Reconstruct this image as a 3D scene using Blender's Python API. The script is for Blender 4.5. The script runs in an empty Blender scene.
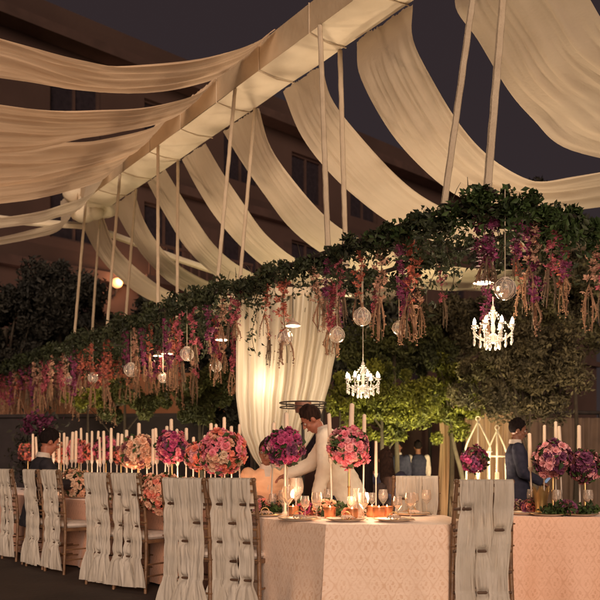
import bpy, bmesh, math, random
import numpy as np
from mathutils import Vector, Matrix, Quaternion, noise as mnoise

R = random.Random(11)
NR = np.random.RandomState(7)
PI = math.pi
sc = bpy.context.scene
col = sc.collection

# ------------------------------------------------------------------ camera model (used to place things from a survey of the view)
F, H, E = 800.0, 464.0, 1.12           # focal length in 600-px units, horizon row, eye height


def P(px, py, Y):
    """world point seen at a given picture position at depth Y"""
    return Vector(((px - 300) * Y / F, Y, E + (H - py) * Y / F))


def G(px, py, z):
    s = (H - py) / (z - E)
    return Vector(((px - 300) / s, F / s, z))


# ------------------------------------------------------------------ materials
MATS = {}


def mat(name, c, c2=None, rough=.7, scale=8.0, metal=0.0, trans=0.0, emit=0.0, bump=0.0, bscale=None, island=0.0, detail=3.0, spec=.3, ecol=None, stretch=None):
    if name in MATS:
        return MATS[name]
    m = bpy.data.materials.new(name)
    m.use_nodes = True
    nt = m.node_tree
    nt.nodes.clear()
    N = nt.nodes.new
    L = nt.links.new
    out = N('ShaderNodeOutputMaterial')
    b = N('ShaderNodeBsdfPrincipled')
    b.inputs['Roughness'].default_value = rough
    b.inputs['Metallic'].default_value = metal
    b.inputs['Specular IOR Level'].default_value = spec
    tc = N('ShaderNodeTexCoord')
    mp = N('ShaderNodeMapping')
    L(tc.outputs['Object'], mp.inputs['Vector'])
    if stretch:
        mp.inputs['Scale'].default_value = stretch
    nz = N('ShaderNodeTexNoise')
    nz.inputs['Scale'].default_value = scale
    nz.inputs['Detail'].default_value = detail
    L(mp.outputs[0], nz.inputs['Vector'])
    cr = N('ShaderNodeValToRGB')
    c2 = c2 or tuple(x * .7 for x in c)
    cr.color_ramp.elements[0].position = .34
    cr.color_ramp.elements[1].position = .66
    cr.color_ramp.elements[0].color = (*c2, 1)
    cr.color_ramp.elements[1].color = (*c, 1)
    L(nz.outputs['Fac'], cr.inputs['Fac'])
    colout = cr.outputs['Color']
    if island > 0:
        g = N('ShaderNodeNewGeometry')
        mr = N('ShaderNodeMapRange')
        mr.inputs['To Min'].default_value = 1 - island
        mr.inputs['To Max'].default_value = 1 + island
        L(g.outputs['Random Per Island'], mr.inputs['Value'])
        vm = N('ShaderNodeVectorMath')
        vm.operation = 'SCALE'
        L(colout, vm.inputs[0])
        L(mr.outputs[0], vm.inputs['Scale'])
        colout = vm.outputs[0]
    L(colout, b.inputs['Base Color'])
    if emit > 0:
        b.inputs['Emission Color'].default_value = (*(ecol or c), 1)
        b.inputs['Emission Strength'].default_value = emit
    if bump > 0:
        n2 = N('ShaderNodeTexNoise')
        n2.inputs['Scale'].default_value = bscale or scale * 4
        n2.inputs['Detail'].default_value = 4
        L(mp.outputs[0], n2.inputs['Vector'])
        bp = N('ShaderNodeBump')
        bp.inputs['Strength'].default_value = bump
        bp.inputs['Distance'].default_value = .02
        L(n2.outputs['Fac'], bp.inputs['Height'])
        L(bp.outputs[0], b.inputs['Normal'])
    if trans > 0:
        t = N('ShaderNodeBsdfTranslucent')
        L(colout, t.inputs['Color'])
        mx = N('ShaderNodeMixShader')
        mx.inputs[0].default_value = trans
        L(b.outputs[0], mx.inputs[1])
        L(t.outputs[0], mx.inputs[2])
        L(mx.outputs[0], out.inputs['Surface'])
    else:
        L(b.outputs[0], out.inputs['Surface'])
    MATS[name] = m
    return m


def damask(name, ca, cb):
    """woven damask: ogee lattice with a blossom in each cell, on UVs in metres"""
    m = bpy.data.materials.new(name)
    m.use_nodes = True
    nt = m.node_tree
    N = nt.nodes.new
    L = nt.links.new
    b = nt.nodes['Principled BSDF']
    b.inputs['Roughness'].default_value = .55
    b.inputs['Sheen Weight'].default_value = .3
    bp = N('ShaderNodeBump')
    bp.inputs['Strength'].default_value = .35
    bp.inputs['Distance'].default_value = .01
    nb = N('ShaderNodeTexNoise')
    nb.inputs['Scale'].default_value = 26
    nb.inputs['Detail'].default_value = 5
    L(nb.outputs['Fac'], bp.inputs['Height'])
    L(bp.outputs[0], b.inputs['Normal'])

    def M(op, a, c=None, d=None):
        n = N('ShaderNodeMath')
        n.operation = op
        for i, v in enumerate((a, c, d)):
            if v is None:
                continue
            if isinstance(v, (int, float)):
                n.inputs[i].default_value = v
            else:
                L(v, n.inputs[i])
        return n.outputs[0]
    uv = N('ShaderNodeUVMap')
    nz = N('ShaderNodeTexNoise')
    nz.inputs['Scale'].default_value = 22
    nz.inputs['Detail'].default_value = 2
    L(uv.outputs[0], nz.inputs['Vector'])
    sub = N('ShaderNodeVectorMath')
    sub.operation = 'SUBTRACT'
    L(nz.outputs['Color'], sub.inputs[0])
    sub.inputs[1].default_value = (.5, .5, .5)
    scv = N('ShaderNodeVectorMath')
    scv.operation = 'SCALE'
    scv.inputs['Scale'].default_value = .03
    L(sub.outputs[0], scv.inputs[0])
    add = N('ShaderNodeVectorMath')
    L(uv.outputs[0], add.inputs[0])
    L(scv.outputs[0], add.inputs[1])
    sp = N('ShaderNodeSeparateXYZ')
    L(add.outputs[0], sp.inputs[0])
    ux = M('MULTIPLY', sp.outputs[0], 2 * PI / .105)
    uy = M('MULTIPLY', sp.outputs[1], 2 * PI / .17)
    s = M('ADD', M('COSINE', ux), M('COSINE', uy))
    lat = M('SUBTRACT', 1.0, M('MINIMUM', M('MULTIPLY', M('ABSOLUTE', s), 3.2), 1.0))
    s2 = M('MULTIPLY', M('SINE', M('MULTIPLY', ux, 3.0)), M('SINE', M('MULTIPLY', uy, 3.0)))
    blo = M('MULTIPLY', M('GREATER_THAN', M('ABSOLUTE', s), 1.1), M('GREATER_THAN', s2, .12))
    f = M('MAXIMUM', lat, blo)
    n3 = N('ShaderNodeTexNoise')
    n3.inputs['Scale'].default_value = 5
    L(uv.outputs[0], n3.inputs['Vector'])
    f2 = M('MULTIPLY', f, M('MULTIPLY', M('POWER', n3.outputs['Fac'], 1.6), 2.6))
    mx = N('ShaderNodeMixRGB')
    mx.inputs[1].default_value = (*ca, 1)
    mx.inputs[2].default_value = (*cb, 1)
    L(f2, mx.inputs[0])
    L(mx.outputs[0], b.inputs['Base Color'])
    return m


M_drape = mat('ceiling_drape_cloth', (.82, .68, .51), (.74, .60, .44), rough=.85, scale=1.1, trans=.45, bump=.25, bscale=30, stretch=(1, 1, 3))
M_drape2 = mat('ceiling_drape_cloth_amber_lit', (.82, .62, .44), (.72, .52, .35), rough=.85, scale=1.1, trans=.45, bump=.25, bscale=30)  # same drape cloth with the amber light tinted into its colour
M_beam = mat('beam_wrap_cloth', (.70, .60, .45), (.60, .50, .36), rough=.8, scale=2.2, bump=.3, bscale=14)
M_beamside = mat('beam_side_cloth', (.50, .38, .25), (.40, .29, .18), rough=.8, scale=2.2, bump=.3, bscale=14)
M_rope = mat('hanger_cloth', (.60, .48, .34), (.50, .39, .27), rough=.8, scale=5, bump=.4, bscale=50)
M_chaircloth = mat('sheer_chair_cloth', (.76, .68, .58), (.62, .54, .44), rough=.8, scale=5, trans=.30, bump=.25, bscale=45, stretch=(3, 3, .6))
M_wood = mat('gilded_chair_wood', (.22, .115, .055), (.12, .06, .03), rough=.4, scale=12, spec=.5, bump=.15)
M_seat = mat('seat_pad_cloth', (.70, .60, .52), rough=.8, scale=9)
M_leaf_dark = mat('garland_leaf', (.042, .050, .020), (.020, .026, .012), rough=.6, scale=3, trans=.12, island=.5)
M_leaf_green = mat('garland_leaf_green', (.05, .08, .022), (.025, .045, .013), rough=.6, scale=3, trans=.2, island=.5)
M_leaf_lime = mat('tree_leaf_lime', (.24, .245, .035), (.055, .06, .015), rough=.6, scale=2.6, trans=.35, island=.5)  # dark noise tone paints the unlit gaps between uplit leaf patches
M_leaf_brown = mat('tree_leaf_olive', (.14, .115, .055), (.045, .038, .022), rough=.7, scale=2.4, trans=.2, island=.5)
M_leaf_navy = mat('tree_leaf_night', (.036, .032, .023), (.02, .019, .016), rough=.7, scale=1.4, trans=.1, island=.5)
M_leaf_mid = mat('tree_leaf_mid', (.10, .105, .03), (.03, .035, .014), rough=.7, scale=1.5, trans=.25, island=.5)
M_bark = mat('bark', (.06, .045, .03), rough=.9, scale=14, bump=.6)
M_twig = mat('twig', (.10, .075, .045), rough=.9, scale=14)
M_pinkorchid = mat('orchid_pink', (.42, .10, .13), (.28, .05, .08), rough=.6, scale=20, trans=.25, island=.35)
M_purpleorchid = mat('orchid_magenta', (.24, .045, .12), (.14, .025, .07), rough=.6, scale=20, trans=.25, island=.35)
M_redorchid = mat('orchid_coral', (.48, .14, .09), (.32, .08, .055), rough=.6, scale=20, trans=.25, island=.35)
M_amaranth = mat('dry_tassel', (.32, .18, .105), (.19, .10, .06), rough=.9, scale=20, island=.35)
M_amaranth_d = mat('dark_tassel', (.16, .10, .06), (.09, .06, .04), rough=.9, scale=20, island=.35)
M_glass = mat('globe_glass', (.75, .62, .50), rough=.12, scale=5, spec=.8)
M_candle = mat('candle_wax', (.84, .66, .50), (.76, .57, .41), rough=.45, scale=5)
M_wick = mat('wick', (.03, .025, .02), rough=.9)
M_gold = mat('gold_metal', (.62, .40, .18), (.45, .27, .10), rough=.3, metal=.8, scale=10)
M_copper = mat('copper_metal', (.70, .33, .18), (.55, .24, .12), rough=.28, metal=.85, scale=10)
M_whitemetal = mat('white_painted_metal', (.70, .60, .48), (.6, .5, .4), rough=.5, scale=9)
M_darkmetal = mat('dark_metal', (.045, .035, .03), rough=.5, metal=.3, scale=9)
M_china = mat('china', (.76, .66, .56), rough=.2, spec=.6)
M_napkin = mat('napkin_cloth', (.66, .46, .36), rough=.85, scale=12)
M_navy = mat('navy_suit_cloth', (.030, .028, .048), (.018, .018, .034), rough=.8, scale=18, bump=.15)
M_black = mat('black_cloth', (.022, .018, .022), (.012, .01, .014), rough=.85, scale=18)
M_brownc = mat('brown_cloth', (.055, .032, .028), (.032, .02, .018), rough=.85, scale=18)
M_shirt = mat('cream_jacket_cloth', (.84, .74, .60), (.74, .63, .50), rough=.8, scale=7, bump=.25, bscale=22)
M_peach = mat('peach_kurta_cloth', (.78, .48, .30), (.66, .37, .21), rough=.8, scale=7, bump=.25, bscale=22)
M_whites = mat('white_shirt_cloth', (.60, .50, .42), rough=.8, scale=7)
M_beige = mat('beige_trouser_cloth', (.46, .37, .27), rough=.8, scale=7, bump=.2)
M_skin_d = mat('skin_dark', (.20, .085, .05), (.17, .07, .04), rough=.5, scale=14)
M_skin_m = mat('skin_warm', (.34, .13, .08), (.28, .10, .06), rough=.5, scale=14)
M_hair = mat('hair_black', (.016, .011, .010), (.009, .006, .006), rough=.85, scale=60, stretch=(1, 1, .2), bump=.4, spec=.05)
M_hairb = mat('hair_brown', (.035, .018, .013), (.018, .01, .008), rough=.85, scale=60, stretch=(1, 1, .2), bump=.4, spec=.05)
M_shoe = mat('shoe_leather', (.02, .015, .013), rough=.3)
M_eyew = mat('eye_white', (.32, .25, .21), rough=.3)
M_eyed = mat('eye_dark', (.01, .008, .008), rough=.2)
M_lip = mat('lip', (.25, .07, .05), rough=.5)
M_bulb = mat('warm_bulb', (1, .78, .52), emit=14, ecol=(1, .74, .45))
M_bulb2 = mat('chandelier_bulb', (1, .86, .66), emit=14, ecol=(1, .84, .60))
M_crystal = mat('chandelier_crystal', (.42, .36, .29), rough=.15, emit=.22, ecol=(1, .84, .62), spec=.8)  # faint glow stands in for bulb light caught in the crystal
M_shade = mat('pendant_shade', (.60, .42, .34), rough=.4, metal=.2)
M_wall = mat('building_render', (.055, .030, .023), (.042, .022, .017), rough=.9, scale=.5, bump=.3, bscale=9)
M_wall2 = mat('garden_wall_render', (.30, .14, .075), (.20, .09, .05), rough=.9, scale=.9, bump=.3, bscale=9)
M_wallb = mat('brown_panel', (.085, .045, .035), (.06, .032, .026), rough=.8, scale=3, bump=.2)
M_glasspane = mat('night_glass', (.024, .018, .021), rough=.12, spec=.5)
M_trim = mat('building_trim', (.060, .032, .025), rough=.9, scale=2)
M_dark = mat('dark_hedge_wall', (.03, .022, .022), rough=.9, scale=4)
M_ground = mat('garden_paving', (.075, .052, .040), (.045, .032, .026), rough=.85, scale=.9, bump=.4, bscale=14)
M_lawn = mat('lawn_soil', (.030, .032, .014), (.018, .02, .01), rough=.95, scale=2, bump=.5)
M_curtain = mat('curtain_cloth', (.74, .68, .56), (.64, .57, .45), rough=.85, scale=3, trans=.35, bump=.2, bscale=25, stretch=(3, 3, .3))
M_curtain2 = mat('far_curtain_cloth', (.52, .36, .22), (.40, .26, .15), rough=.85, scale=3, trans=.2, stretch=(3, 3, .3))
M_cloth_c = damask('damask_peach', (.84, .60, .44), (.73, .47, .31))
M_cloth_o = damask('damask_orange', (.80, .46, .30), (.69, .37, .225))
M_cloth_l = damask('damask_russet', (.68, .36, .23), (.56, .27, .17))
PET = {
    'pink': mat('petal_pink', (.84, .30, .35), (.70, .17, .23), rough=.6, scale=25, trans=.15, island=.25),
    'magenta': mat('petal_magenta', (.56, .09, .22), (.40, .05, .15), rough=.6, scale=25, trans=.15, island=.3),
    'purple': mat('petal_purple', (.24, .07, .15), (.14, .04, .09), rough=.6, scale=25, trans=.15, island=.3),
    'peach': mat('petal_peach', (.84, .52, .36), (.72, .38, .24), rough=.6, scale=25, trans=.15, island=.25),
    'coral': mat('petal_coral', (.85, .31, .22), (.74, .19, .13), rough=.6, scale=25, trans=.15, island=.25),
    'cream': mat('petal_cream', (.78, .58, .42), (.66, .44, .30), rough=.6, scale=25, trans=.15, island=.2),
    'rose': mat('petal_rose', (.82, .44, .45), (.68, .27, .30), rough=.6, scale=25, trans=.15, island=.25),
    'dusk': mat('petal_dusky', (.30, .11, .10), (.20, .06, .07), rough=.6, scale=25, trans=.15, island=.3),
}


# ------------------------------------------------------------------ object helpers
def empty(name, loc, label=None, cat=None, group=None, rz=0.0):
    o = bpy.data.objects.new(name, None)
    o.empty_display_size = .1
    col.objects.link(o)
    o.location = loc
    o.rotation_euler = (0, 0, rz)
    return tag(o, label, cat, group)


def tag(o, label=None, cat=None, group=None, kind=None):
    if label: o['label'] = label
    if cat: o['category'] = cat
    if group: o['group'] = group
    if kind: o['kind'] = kind
    return o


def dup(root, loc, rz=0.0, label=None, group=None, scale=None):
    """copy of a thing with copies of its parts and sub-parts (mesh data shared)"""
    def cp(o, par):
        c = o.copy()
        col.objects.link(c)
        if par is not None:
            c.parent = par
        for ch in list(o.children):
            cp(ch, c)
        return c
    r = cp(root, None)
    r.location = loc
    r.rotation_euler = (0, 0, rz)
    if scale is not None:
        r.scale = (scale,) * 3 if isinstance(scale, (int, float)) else scale
    if label: r['label'] = label
    if group: r['group'] = group
    return r


class MB:
    """collects verts/faces of one mesh; build() links it as one object"""

    def __init__(s):
        s.v = []
        s.f = []
        s.mi = []
        s.uv = None

    def add(s, vs, fs, mi=0):
        o = len(s.v)
        s.v.extend([tuple(p) for p in vs])
        s.f.extend([tuple(i + o for i in f) for f in fs])
        s.mi.extend([mi] * len(fs))

    def box(s, c, d, rz=0.0, mi=0):
        cx, cy, cz = c
        x, y, z = d[0] / 2, d[1] / 2, d[2] / 2
        ca, sa = math.cos(rz), math.sin(rz)
        vs = []
        for dz in (-z, z):
            for dx, dy in ((-x, -y), (x, -y), (x, y), (-x, y)):
                vs.append((cx + dx * ca - dy * sa, cy + dx * sa + dy * ca, cz + dz))
        s.add(vs, [(0, 3, 2, 1), (4, 5, 6, 7), (0, 1, 5, 4), (1, 2, 6, 5), (2, 3, 7, 6), (3, 0, 4, 7)], mi)

    def tube(s, pts, r, n=8, caps=True, mi=0, flat=None):
        pts = [Vector(p) for p in pts]
        rs = r if isinstance(r, (list, tuple)) else [r] * len(pts)
        vs, fs = [], []
        prev = None
        for i, p in enumerate(pts):
            t = (pts[min(i + 1, len(pts) - 1)] - pts[max(i - 1, 0)])
            if t.length < 1e-9: t = Vector((0, 0, 1))
            t.normalize()
            if prev is None:
                a = Vector((0, 0, 1)) if abs(t.z) < .9 else Vector((0, 1, 0))
                u = t.cross(a).normalized()
            else:
                u = (prev - t * prev.dot(t))
                u = u.normalized() if u.length > 1e-6 else t.orthogonal().normalized()
            prev = u
            w = t.cross(u)
            for k in range(n):
                an = 2 * PI * k / n
                fy = flat or 1.0
                vs.append(p + (u * math.cos(an) + w * math.sin(an) * fy) * rs[i])
        for i in range(len(pts) - 1):
            for k in range(n):
                k2 = (k + 1) % n
                fs.append((i * n + k, i * n + k2, (i + 1) * n + k2, (i + 1) * n + k))
        if caps:
            fs.append(tuple(range(n - 1, -1, -1)))
            fs.append(tuple((len(pts) - 1) * n + k for k in range(n)))
        s.add(vs, fs, mi)

    def lathe(s, prof, c=(0, 0, 0), n=16, mi=0, sx=1.0, sy=1.0):
        vs, fs = [], []
        for (r, z) in prof:
            for k in range(n):
                a = 2 * PI * k / n
                vs.append((c[0] + r * math.cos(a) * sx, c[1] + r * math.sin(a) * sy, c[2] + z))
        for i in range(len(prof) - 1):
            for k in range(n):
                k2 = (k + 1) % n
                fs.append((i * n + k, i * n + k2, (i + 1) * n + k2, (i + 1) * n + k))
        if prof[0][0] > 1e-5: fs.append(tuple(range(n - 1, -1, -1)))
        if prof[-1][0] > 1e-5: fs.append(tuple((len(prof) - 1) * n + k for k in range(n)))
        s.add(vs, fs, mi)

    def ball(s, c, r, n=10, m=7, sc_=(1, 1, 1), mi=0, rot=None):
        vs, fs = [], []
        rot = rot or Matrix.Identity(3)
        c = Vector(c)
        for i in range(m + 1):
            th = PI * i / m
            for k in range(n):
                a = 2 * PI * k / n
                p = Vector((math.sin(th) * math.cos(a) * sc_[0], math.sin(th) * math.sin(a) * sc_[1], math.cos(th) * sc_[2])) * r
                vs.append(c + rot @ p)
        for i in range(m):
            for k in range(n):
                k2 = (k + 1) % n
                fs.append((i * n + k, (i + 1) * n + k, (i + 1) * n + k2, i * n + k2))
        s.add(vs, fs, mi)

    def ring(s, c, r0, r1, n=28, m=8, nrm=(0, 0, 1), mi=0):
        q = Vector((0, 0, 1)).rotation_difference(Vector(nrm))
        vs, fs = [], []
        for i in range(n):
            a = 2 * PI * i / n
            for j in range(m):
                b = 2 * PI * j / m
                p = Vector(((r0 + r1 * math.cos(b)) * math.cos(a), (r0 + r1 * math.cos(b)) * math.sin(a), r1 * math.sin(b)))
                vs.append(Vector(c) + q @ p)
        for i in range(n):
            for j in range(m):
                i2, j2 = (i + 1) % n, (j + 1) % m
                fs.append((i * m + j, i2 * m + j, i2 * m + j2, i * m + j2))
        s.add(vs, fs, mi)

    def build(s, name, m, parent=None, smooth=True, loc=None, sub=0):
        me = bpy.data.meshes.new(name)
        me.from_pydata(s.v, [], s.f)
        mats = m if isinstance(m, (list, tuple)) else [m]
        for x in mats: me.materials.append(x)
        if len(mats) > 1:
            me.polygons.foreach_set('material_index', np.array(s.mi, dtype=np.int32))
        if s.uv is not None:
            ul = me.uv_layers.new(name='UVMap')
            arr = np.array(s.uv, dtype=np.float32)
            li = np.empty(len(me.loops), dtype=np.int32)
            me.loops.foreach_get('vertex_index', li)
            ul.data.foreach_set('uv', arr[li].ravel())
        if smooth:
            me.polygons.foreach_set('use_smooth', np.ones(len(me.polygons), dtype=bool))
        me.update()
        o = bpy.data.objects.new(name, me)
        col.objects.link(o)
        if parent is not None: o.parent = parent
        if loc is not None: o.location = loc
        if smooth and smooth != 'all':
            try:
                me.set_sharp_from_angle(angle=math.radians(42))
            except Exception:
                pass
        if sub:
            md = o.modifiers.new('sub', 'SUBSURF')
            md.levels = sub
            md.render_levels = sub
        return o


def leaf_mesh(name, centers, size, m, parent=None, updir=.3, aspect=.55, jitter=.5, stems=False):
    """many bent leaf faces spread through a volume"""
    C_ = np.asarray(centers, dtype=np.float64)
    n = len(C_)
    sz = size * (1 + jitter * (NR.rand(n) - .5) * 1.4)
    d = NR.randn(n, 3)
    d[:, 2] -= updir
    d /= np.linalg.norm(d, axis=1)[:, None]
    a = NR.randn(n, 3)
    u = np.cross(d, a)
    u /= np.linalg.norm(u, axis=1)[:, None]
    w = np.cross(d, u)
    hw = sz * aspect * .5
    fold = sz * .16
    v0 = C_ - d * (sz * .5)[:, None]
    v2 = C_ + d * (sz * .5)[:, None]
    v1 = C_ + u * hw[:, None] + w * fold[:, None] - d * (sz * .08)[:, None]
    v3 = C_ - u * hw[:, None] + w * fold[:, None] - d * (sz * .08)[:, None]
    V = np.stack([v0, v1, v2, v3], axis=1).reshape(-1, 3)
    base = np.arange(n) * 4
    T = np.stack([base, base + 1, base + 2, base, base + 2, base + 3], axis=1).reshape(-1, 3)
    me = bpy.data.meshes.new(name)
    me.vertices.add(len(V))
    me.vertices.foreach_set('co', V.ravel())
    me.loops.add(T.size)
    me.loops.foreach_set('vertex_index', T.ravel().astype(np.int32))
    me.polygons.add(len(T))
    me.polygons.foreach_set('loop_start', (np.arange(len(T)) * 3).astype(np.int32))
    me.polygons.foreach_set('loop_total', np.full(len(T), 3, dtype=np.int32))
    me.materials.append(m)
    me.update(calc_edges=True)
    me.validate()
    o = bpy.data.objects.new(name, me)
    col.objects.link(o)
    if parent is not None: o.parent = parent
    return o


def crom(pts, n):
    """Catmull-Rom resample of a polyline to n points"""
    P_ = [Vector(p) for p in pts]
    P_ = [P_[0] * 2 - P_[1]] + P_ + [P_[-1] * 2 - P_[-2]]
    segs = len(P_) - 3
    out = []
    for i in range(n):
        t = i / (n - 1) * segs
        k = min(int(t), segs - 1)
        f = t - k
        a, b, c, d = P_[k:k + 4]
        out.append(.5 * ((2 * b) + (c - a) * f + (2 * a - 5 * b + 4 * c - d) * f * f + (3 * b - a - 3 * c + d) * f ** 3))
    return out


# ------------------------------------------------------------------ camera, world, render
cam_d = bpy.data.cameras.new('camera')
cam = bpy.data.objects.new('camera', cam_d)
col.objects.link(cam)
cam.location = (0, 0, E)
cam.rotation_euler = (PI / 2, 0, 0)
cam_d.sensor_width = 36
cam_d.sensor_fit = 'HORIZONTAL'
cam_d.lens = 36 * F / 600
cam_d.shift_y = (H - 300) / 600
cam_d.clip_end = 800
cam_d.clip_start = .05
cam_d.dof.use_dof = True
cam_d.dof.focus_distance = 6.3
cam_d.dof.aperture_fstop = 2.8
sc.camera = cam
sc.view_settings.view_transform = 'Standard'
sc.view_settings.look = 'None'
sc.view_settings.exposure = 0
sc.view_settings.gamma = 1

SUN_EL, SUN_AZ = math.radians(15), math.radians(176)   # low, from behind the camera
w = bpy.data.worlds.new('World')
sc.world = w
w.use_nodes = True
wn = w.node_tree
bg = wn.nodes['Background']
sky = wn.nodes.new('ShaderNodeTexSky')
sky.sky_type = 'NISHITA'
sky.sun_disc = False
sky.sun_elevation = SUN_EL
sky.sun_rotation = SUN_AZ
wn.links.new(sky.outputs[0], bg.inputs['Color'])
bg.inputs['Strength'].default_value = .0009
bg2 = wn.nodes.new('ShaderNodeBackground')
bg2.inputs['Color'].default_value = (.035, .023, .024, 1)
bg2.inputs['Strength'].default_value = .85
ad = wn.nodes.new('ShaderNodeAddShader')
wn.links.new(bg.outputs[0], ad.inputs[0])
wn.links.new(bg2.outputs[0], ad.inputs[1])
wn.links.new(ad.outputs[0], wn.nodes['World Output'].inputs['Surface'])

sd = bpy.data.lights.new('sun', 'SUN')
sd.energy = 2.6
sd.angle = math.radians(32)
sd.color = (1, .75, .58)
so = bpy.data.objects.new('sun', sd)
col.objects.link(so)
dirv = Vector((math.sin(SUN_AZ) * math.cos(SUN_EL), math.cos(SUN_AZ) * math.cos(SUN_EL), math.sin(SUN_EL)))
so.rotation_euler = dirv.to_track_quat('Z', 'Y').to_euler()


def light(kind, loc, energy, color=(1, .72, .42), target=None, size=.05, spot=100, blend=.8, name='lamp_light'):
    d = bpy.data.lights.new(name, kind)
    d.energy = energy
    d.color = color
    d.shadow_soft_size = size
    if kind == 'SPOT':
        d.spot_size = math.radians(spot)
        d.spot_blend = blend
    o = bpy.data.objects.new(name, d)
    col.objects.link(o)
    o.location = loc
    if target is not None:
        o.rotation_euler = (Vector(target) - Vector(loc)).to_track_quat('-Z', 'Y').to_euler()
    return o


# ------------------------------------------------------------------ ground
mb = MB()
mb.add([(-300, -30, 0), (300, -30, 0), (300, 500, 0), (-300, 500, 0)], [(0, 1, 2, 3)])
tag(mb.build('ground', M_ground, smooth=False), kind='structure')
mb = MB()
mb.add([(-20, 12.2, .004), (22, 11.4, .004), (22, 24, .004), (-20, 24, .004)], [(0, 1, 2, 3)])
tag(mb.build('lawn', M_lawn, smooth=False), kind='structure')

# ------------------------------------------------------------------ overhead beam
BA = Vector((.26, 8.30, 5.5))          # a point under the beam's centre line
BD = Vector((-.58, .8146, 0)).normalized()
BN = Vector((BD.y, -BD.x, 0))          # horizontal, to the right and away from the lens
BW, BH = .46, .30
beam_root = empty('ceiling_beam', BA, 'long cream cloth wrapped box beam crossing overhead from upper right to far left', 'beam')


def beam_pt(t, off=0.0, z=0.0):
    return BA + BD * t + BN * off + Vector((0, 0, z))


def L_(p): return Vector(p) - BA


T0, T1 = -7.0, 6.75
mb = MB()
# underside, slightly sagging cloth
nt_ = 60
vs, fs = [], []
for i in range(nt_ + 1):
    t = T0 + (T1 - T0) * i / nt_
    for k in range(5):
        u = -BW / 2 + BW * k / 4
        sag = -.02 * math.sin(PI * k / 4) - .012 * mnoise.noise(Vector((t * 1.4, u * 3, 0)))
        vs.append(L_(beam_pt(t, u, sag)))
for i in range(nt_):
    for k in range(4):
        a = i * 5 + k
        fs.append((a, a + 1, a + 6, a + 5))
mb.add(vs, fs)
mb.build('underside_cloth', M_beam, beam_root)
mb = MB()
c0, c1 = beam_pt(T0, 0, BH / 2 + .01), beam_pt(T1, 0, BH / 2 + .01)
for (off) in (-BW / 2,):
    vs, fs = [], []
    for i in range(nt_ + 1):
        t = T0 + (T1 - T0) * i / nt_
        for k in range(4):
            z = BH * k / 3
            bul = -.012 * abs(math.sin((t) * PI / .95)) * math.sin(PI * k / 3 * .98)
            vs.append(L_(beam_pt(t, off - .003 + bul, z)))
    for i in range(nt_):
        for k in range(3):
            a = i * 4 + k
            fs.append((a, a + 4, a + 5, a + 1))
    mb.add(vs, fs)
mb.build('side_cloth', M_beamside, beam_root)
mb = MB()
vs = [L_(beam_pt(T0, -BW / 2 + .01, .01)), L_(beam_pt(T0, BW / 2, .01)), L_(beam_pt(T1, BW / 2, .01)), L_(beam_pt(T1, -BW / 2 + .01, .01)),
      L_(beam_pt(T0, -BW / 2 + .01, BH)), L_(beam_pt(T0, BW / 2, BH)), L_(beam_pt(T1, BW / 2, BH)), L_(beam_pt(T1, -BW / 2 + .01, BH))]
mb.add(vs, [(4, 5, 6, 7), (1, 2, 6, 5), (0, 1, 5, 4), (2, 3, 7, 6)])
mb.build('truss_core', M_beam, beam_root, smooth=False)
# seams: cords that tie the wrap on
tt = T0 + .3
while tt < T1:
    mb = MB()
    a, b, c, d = beam_pt(tt, -BW / 2 - .012, BH), beam_pt(tt, -BW / 2 - .012, -.012), beam_pt(tt, 0, -.036), beam_pt(tt, BW / 2 + .01, -.012)
    mb.tube([L_(a), L_(b), L_(c), L_(d)], .0075, 6)
    mb.build('tie_cord', M_rope, beam_root)
    tt += .95
# puffed cloth knot at the far end
mb = MB()
for k in range(12):
    a = R.uniform(0, 2 * PI)
    p = L_(beam_pt(T1 + R.uniform(-.25, .35), R.uniform(-.3, .3), R.uniform(-.12, .3)))
    mb.ball(p, R.uniform(.14, .24), 10, 7, (1.1, 1.1, .8))
mb.build('end_bunting', M_beam, beam_root)

# cross beam at the far end
pa, pb, pc = P(-40, 214, 13.8), P(88, 226, 14.7), P(300, 300, 17.6)
mb = MB()
mb.tube([pa, (pa + pb) / 2 + Vector((0, 0, -.03)), pb, (pb * .6 + pc * .4) + Vector((0, 0, -.03)), pc], .065, 8, flat=1.0)
tag(mb.build('cross_beam', M_beam), 'thin cream wrapped pole crossing behind the far end of the box beam', 'beam')
for nm, base, top in (('left', P(-40, 214, 13.8), 0), ('right', P(300, 300, 17.6), 0)):
    mb = MB()
    mb.tube([(base.x, base.y, 0), (base.x, base.y, base.z)], .06, 8)
    tag(mb.build('support_post', M_beam), 'cream post carrying the %s end of the thin cross pole' % nm, 'post')
# the big beam's own posts (outside the frame at the near end, hidden in the garden at the far end)
pe = beam_pt(T0 + .1)
mb = MB()
mb.tube([(pe.x, pe.y, 0), (pe.x, pe.y, 5.5)], .07, 8)
tag(mb.build('support_post', M_beam), 'cream post under the near end of the wrapped box beam', 'post')


# ------------------------------------------------------------------ ceiling swags
def plane_depth(px, Xb, Yb):
    r = (px - 300) / F
    k = BN.x / BN.y
    return (k * Yb - Xb) / (k - r)


def edge3d(pts, off, zb):
    """picture survey of a swag edge -> world curve in the vertical plane square to the beam"""
    p0 = G(pts[0][0], pts[0][1], zb)
    # snap start to the beam edge line
    t = (p0 - BA).dot(BD)
    s0 = beam_pt(t, off, zb - 5.5)
    out = [s0]
    for (px, py) in pts[1:]:
        Y = plane_depth(px, s0.x, s0.y)
        out.append(P(px, py, Y))
    return out


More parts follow.
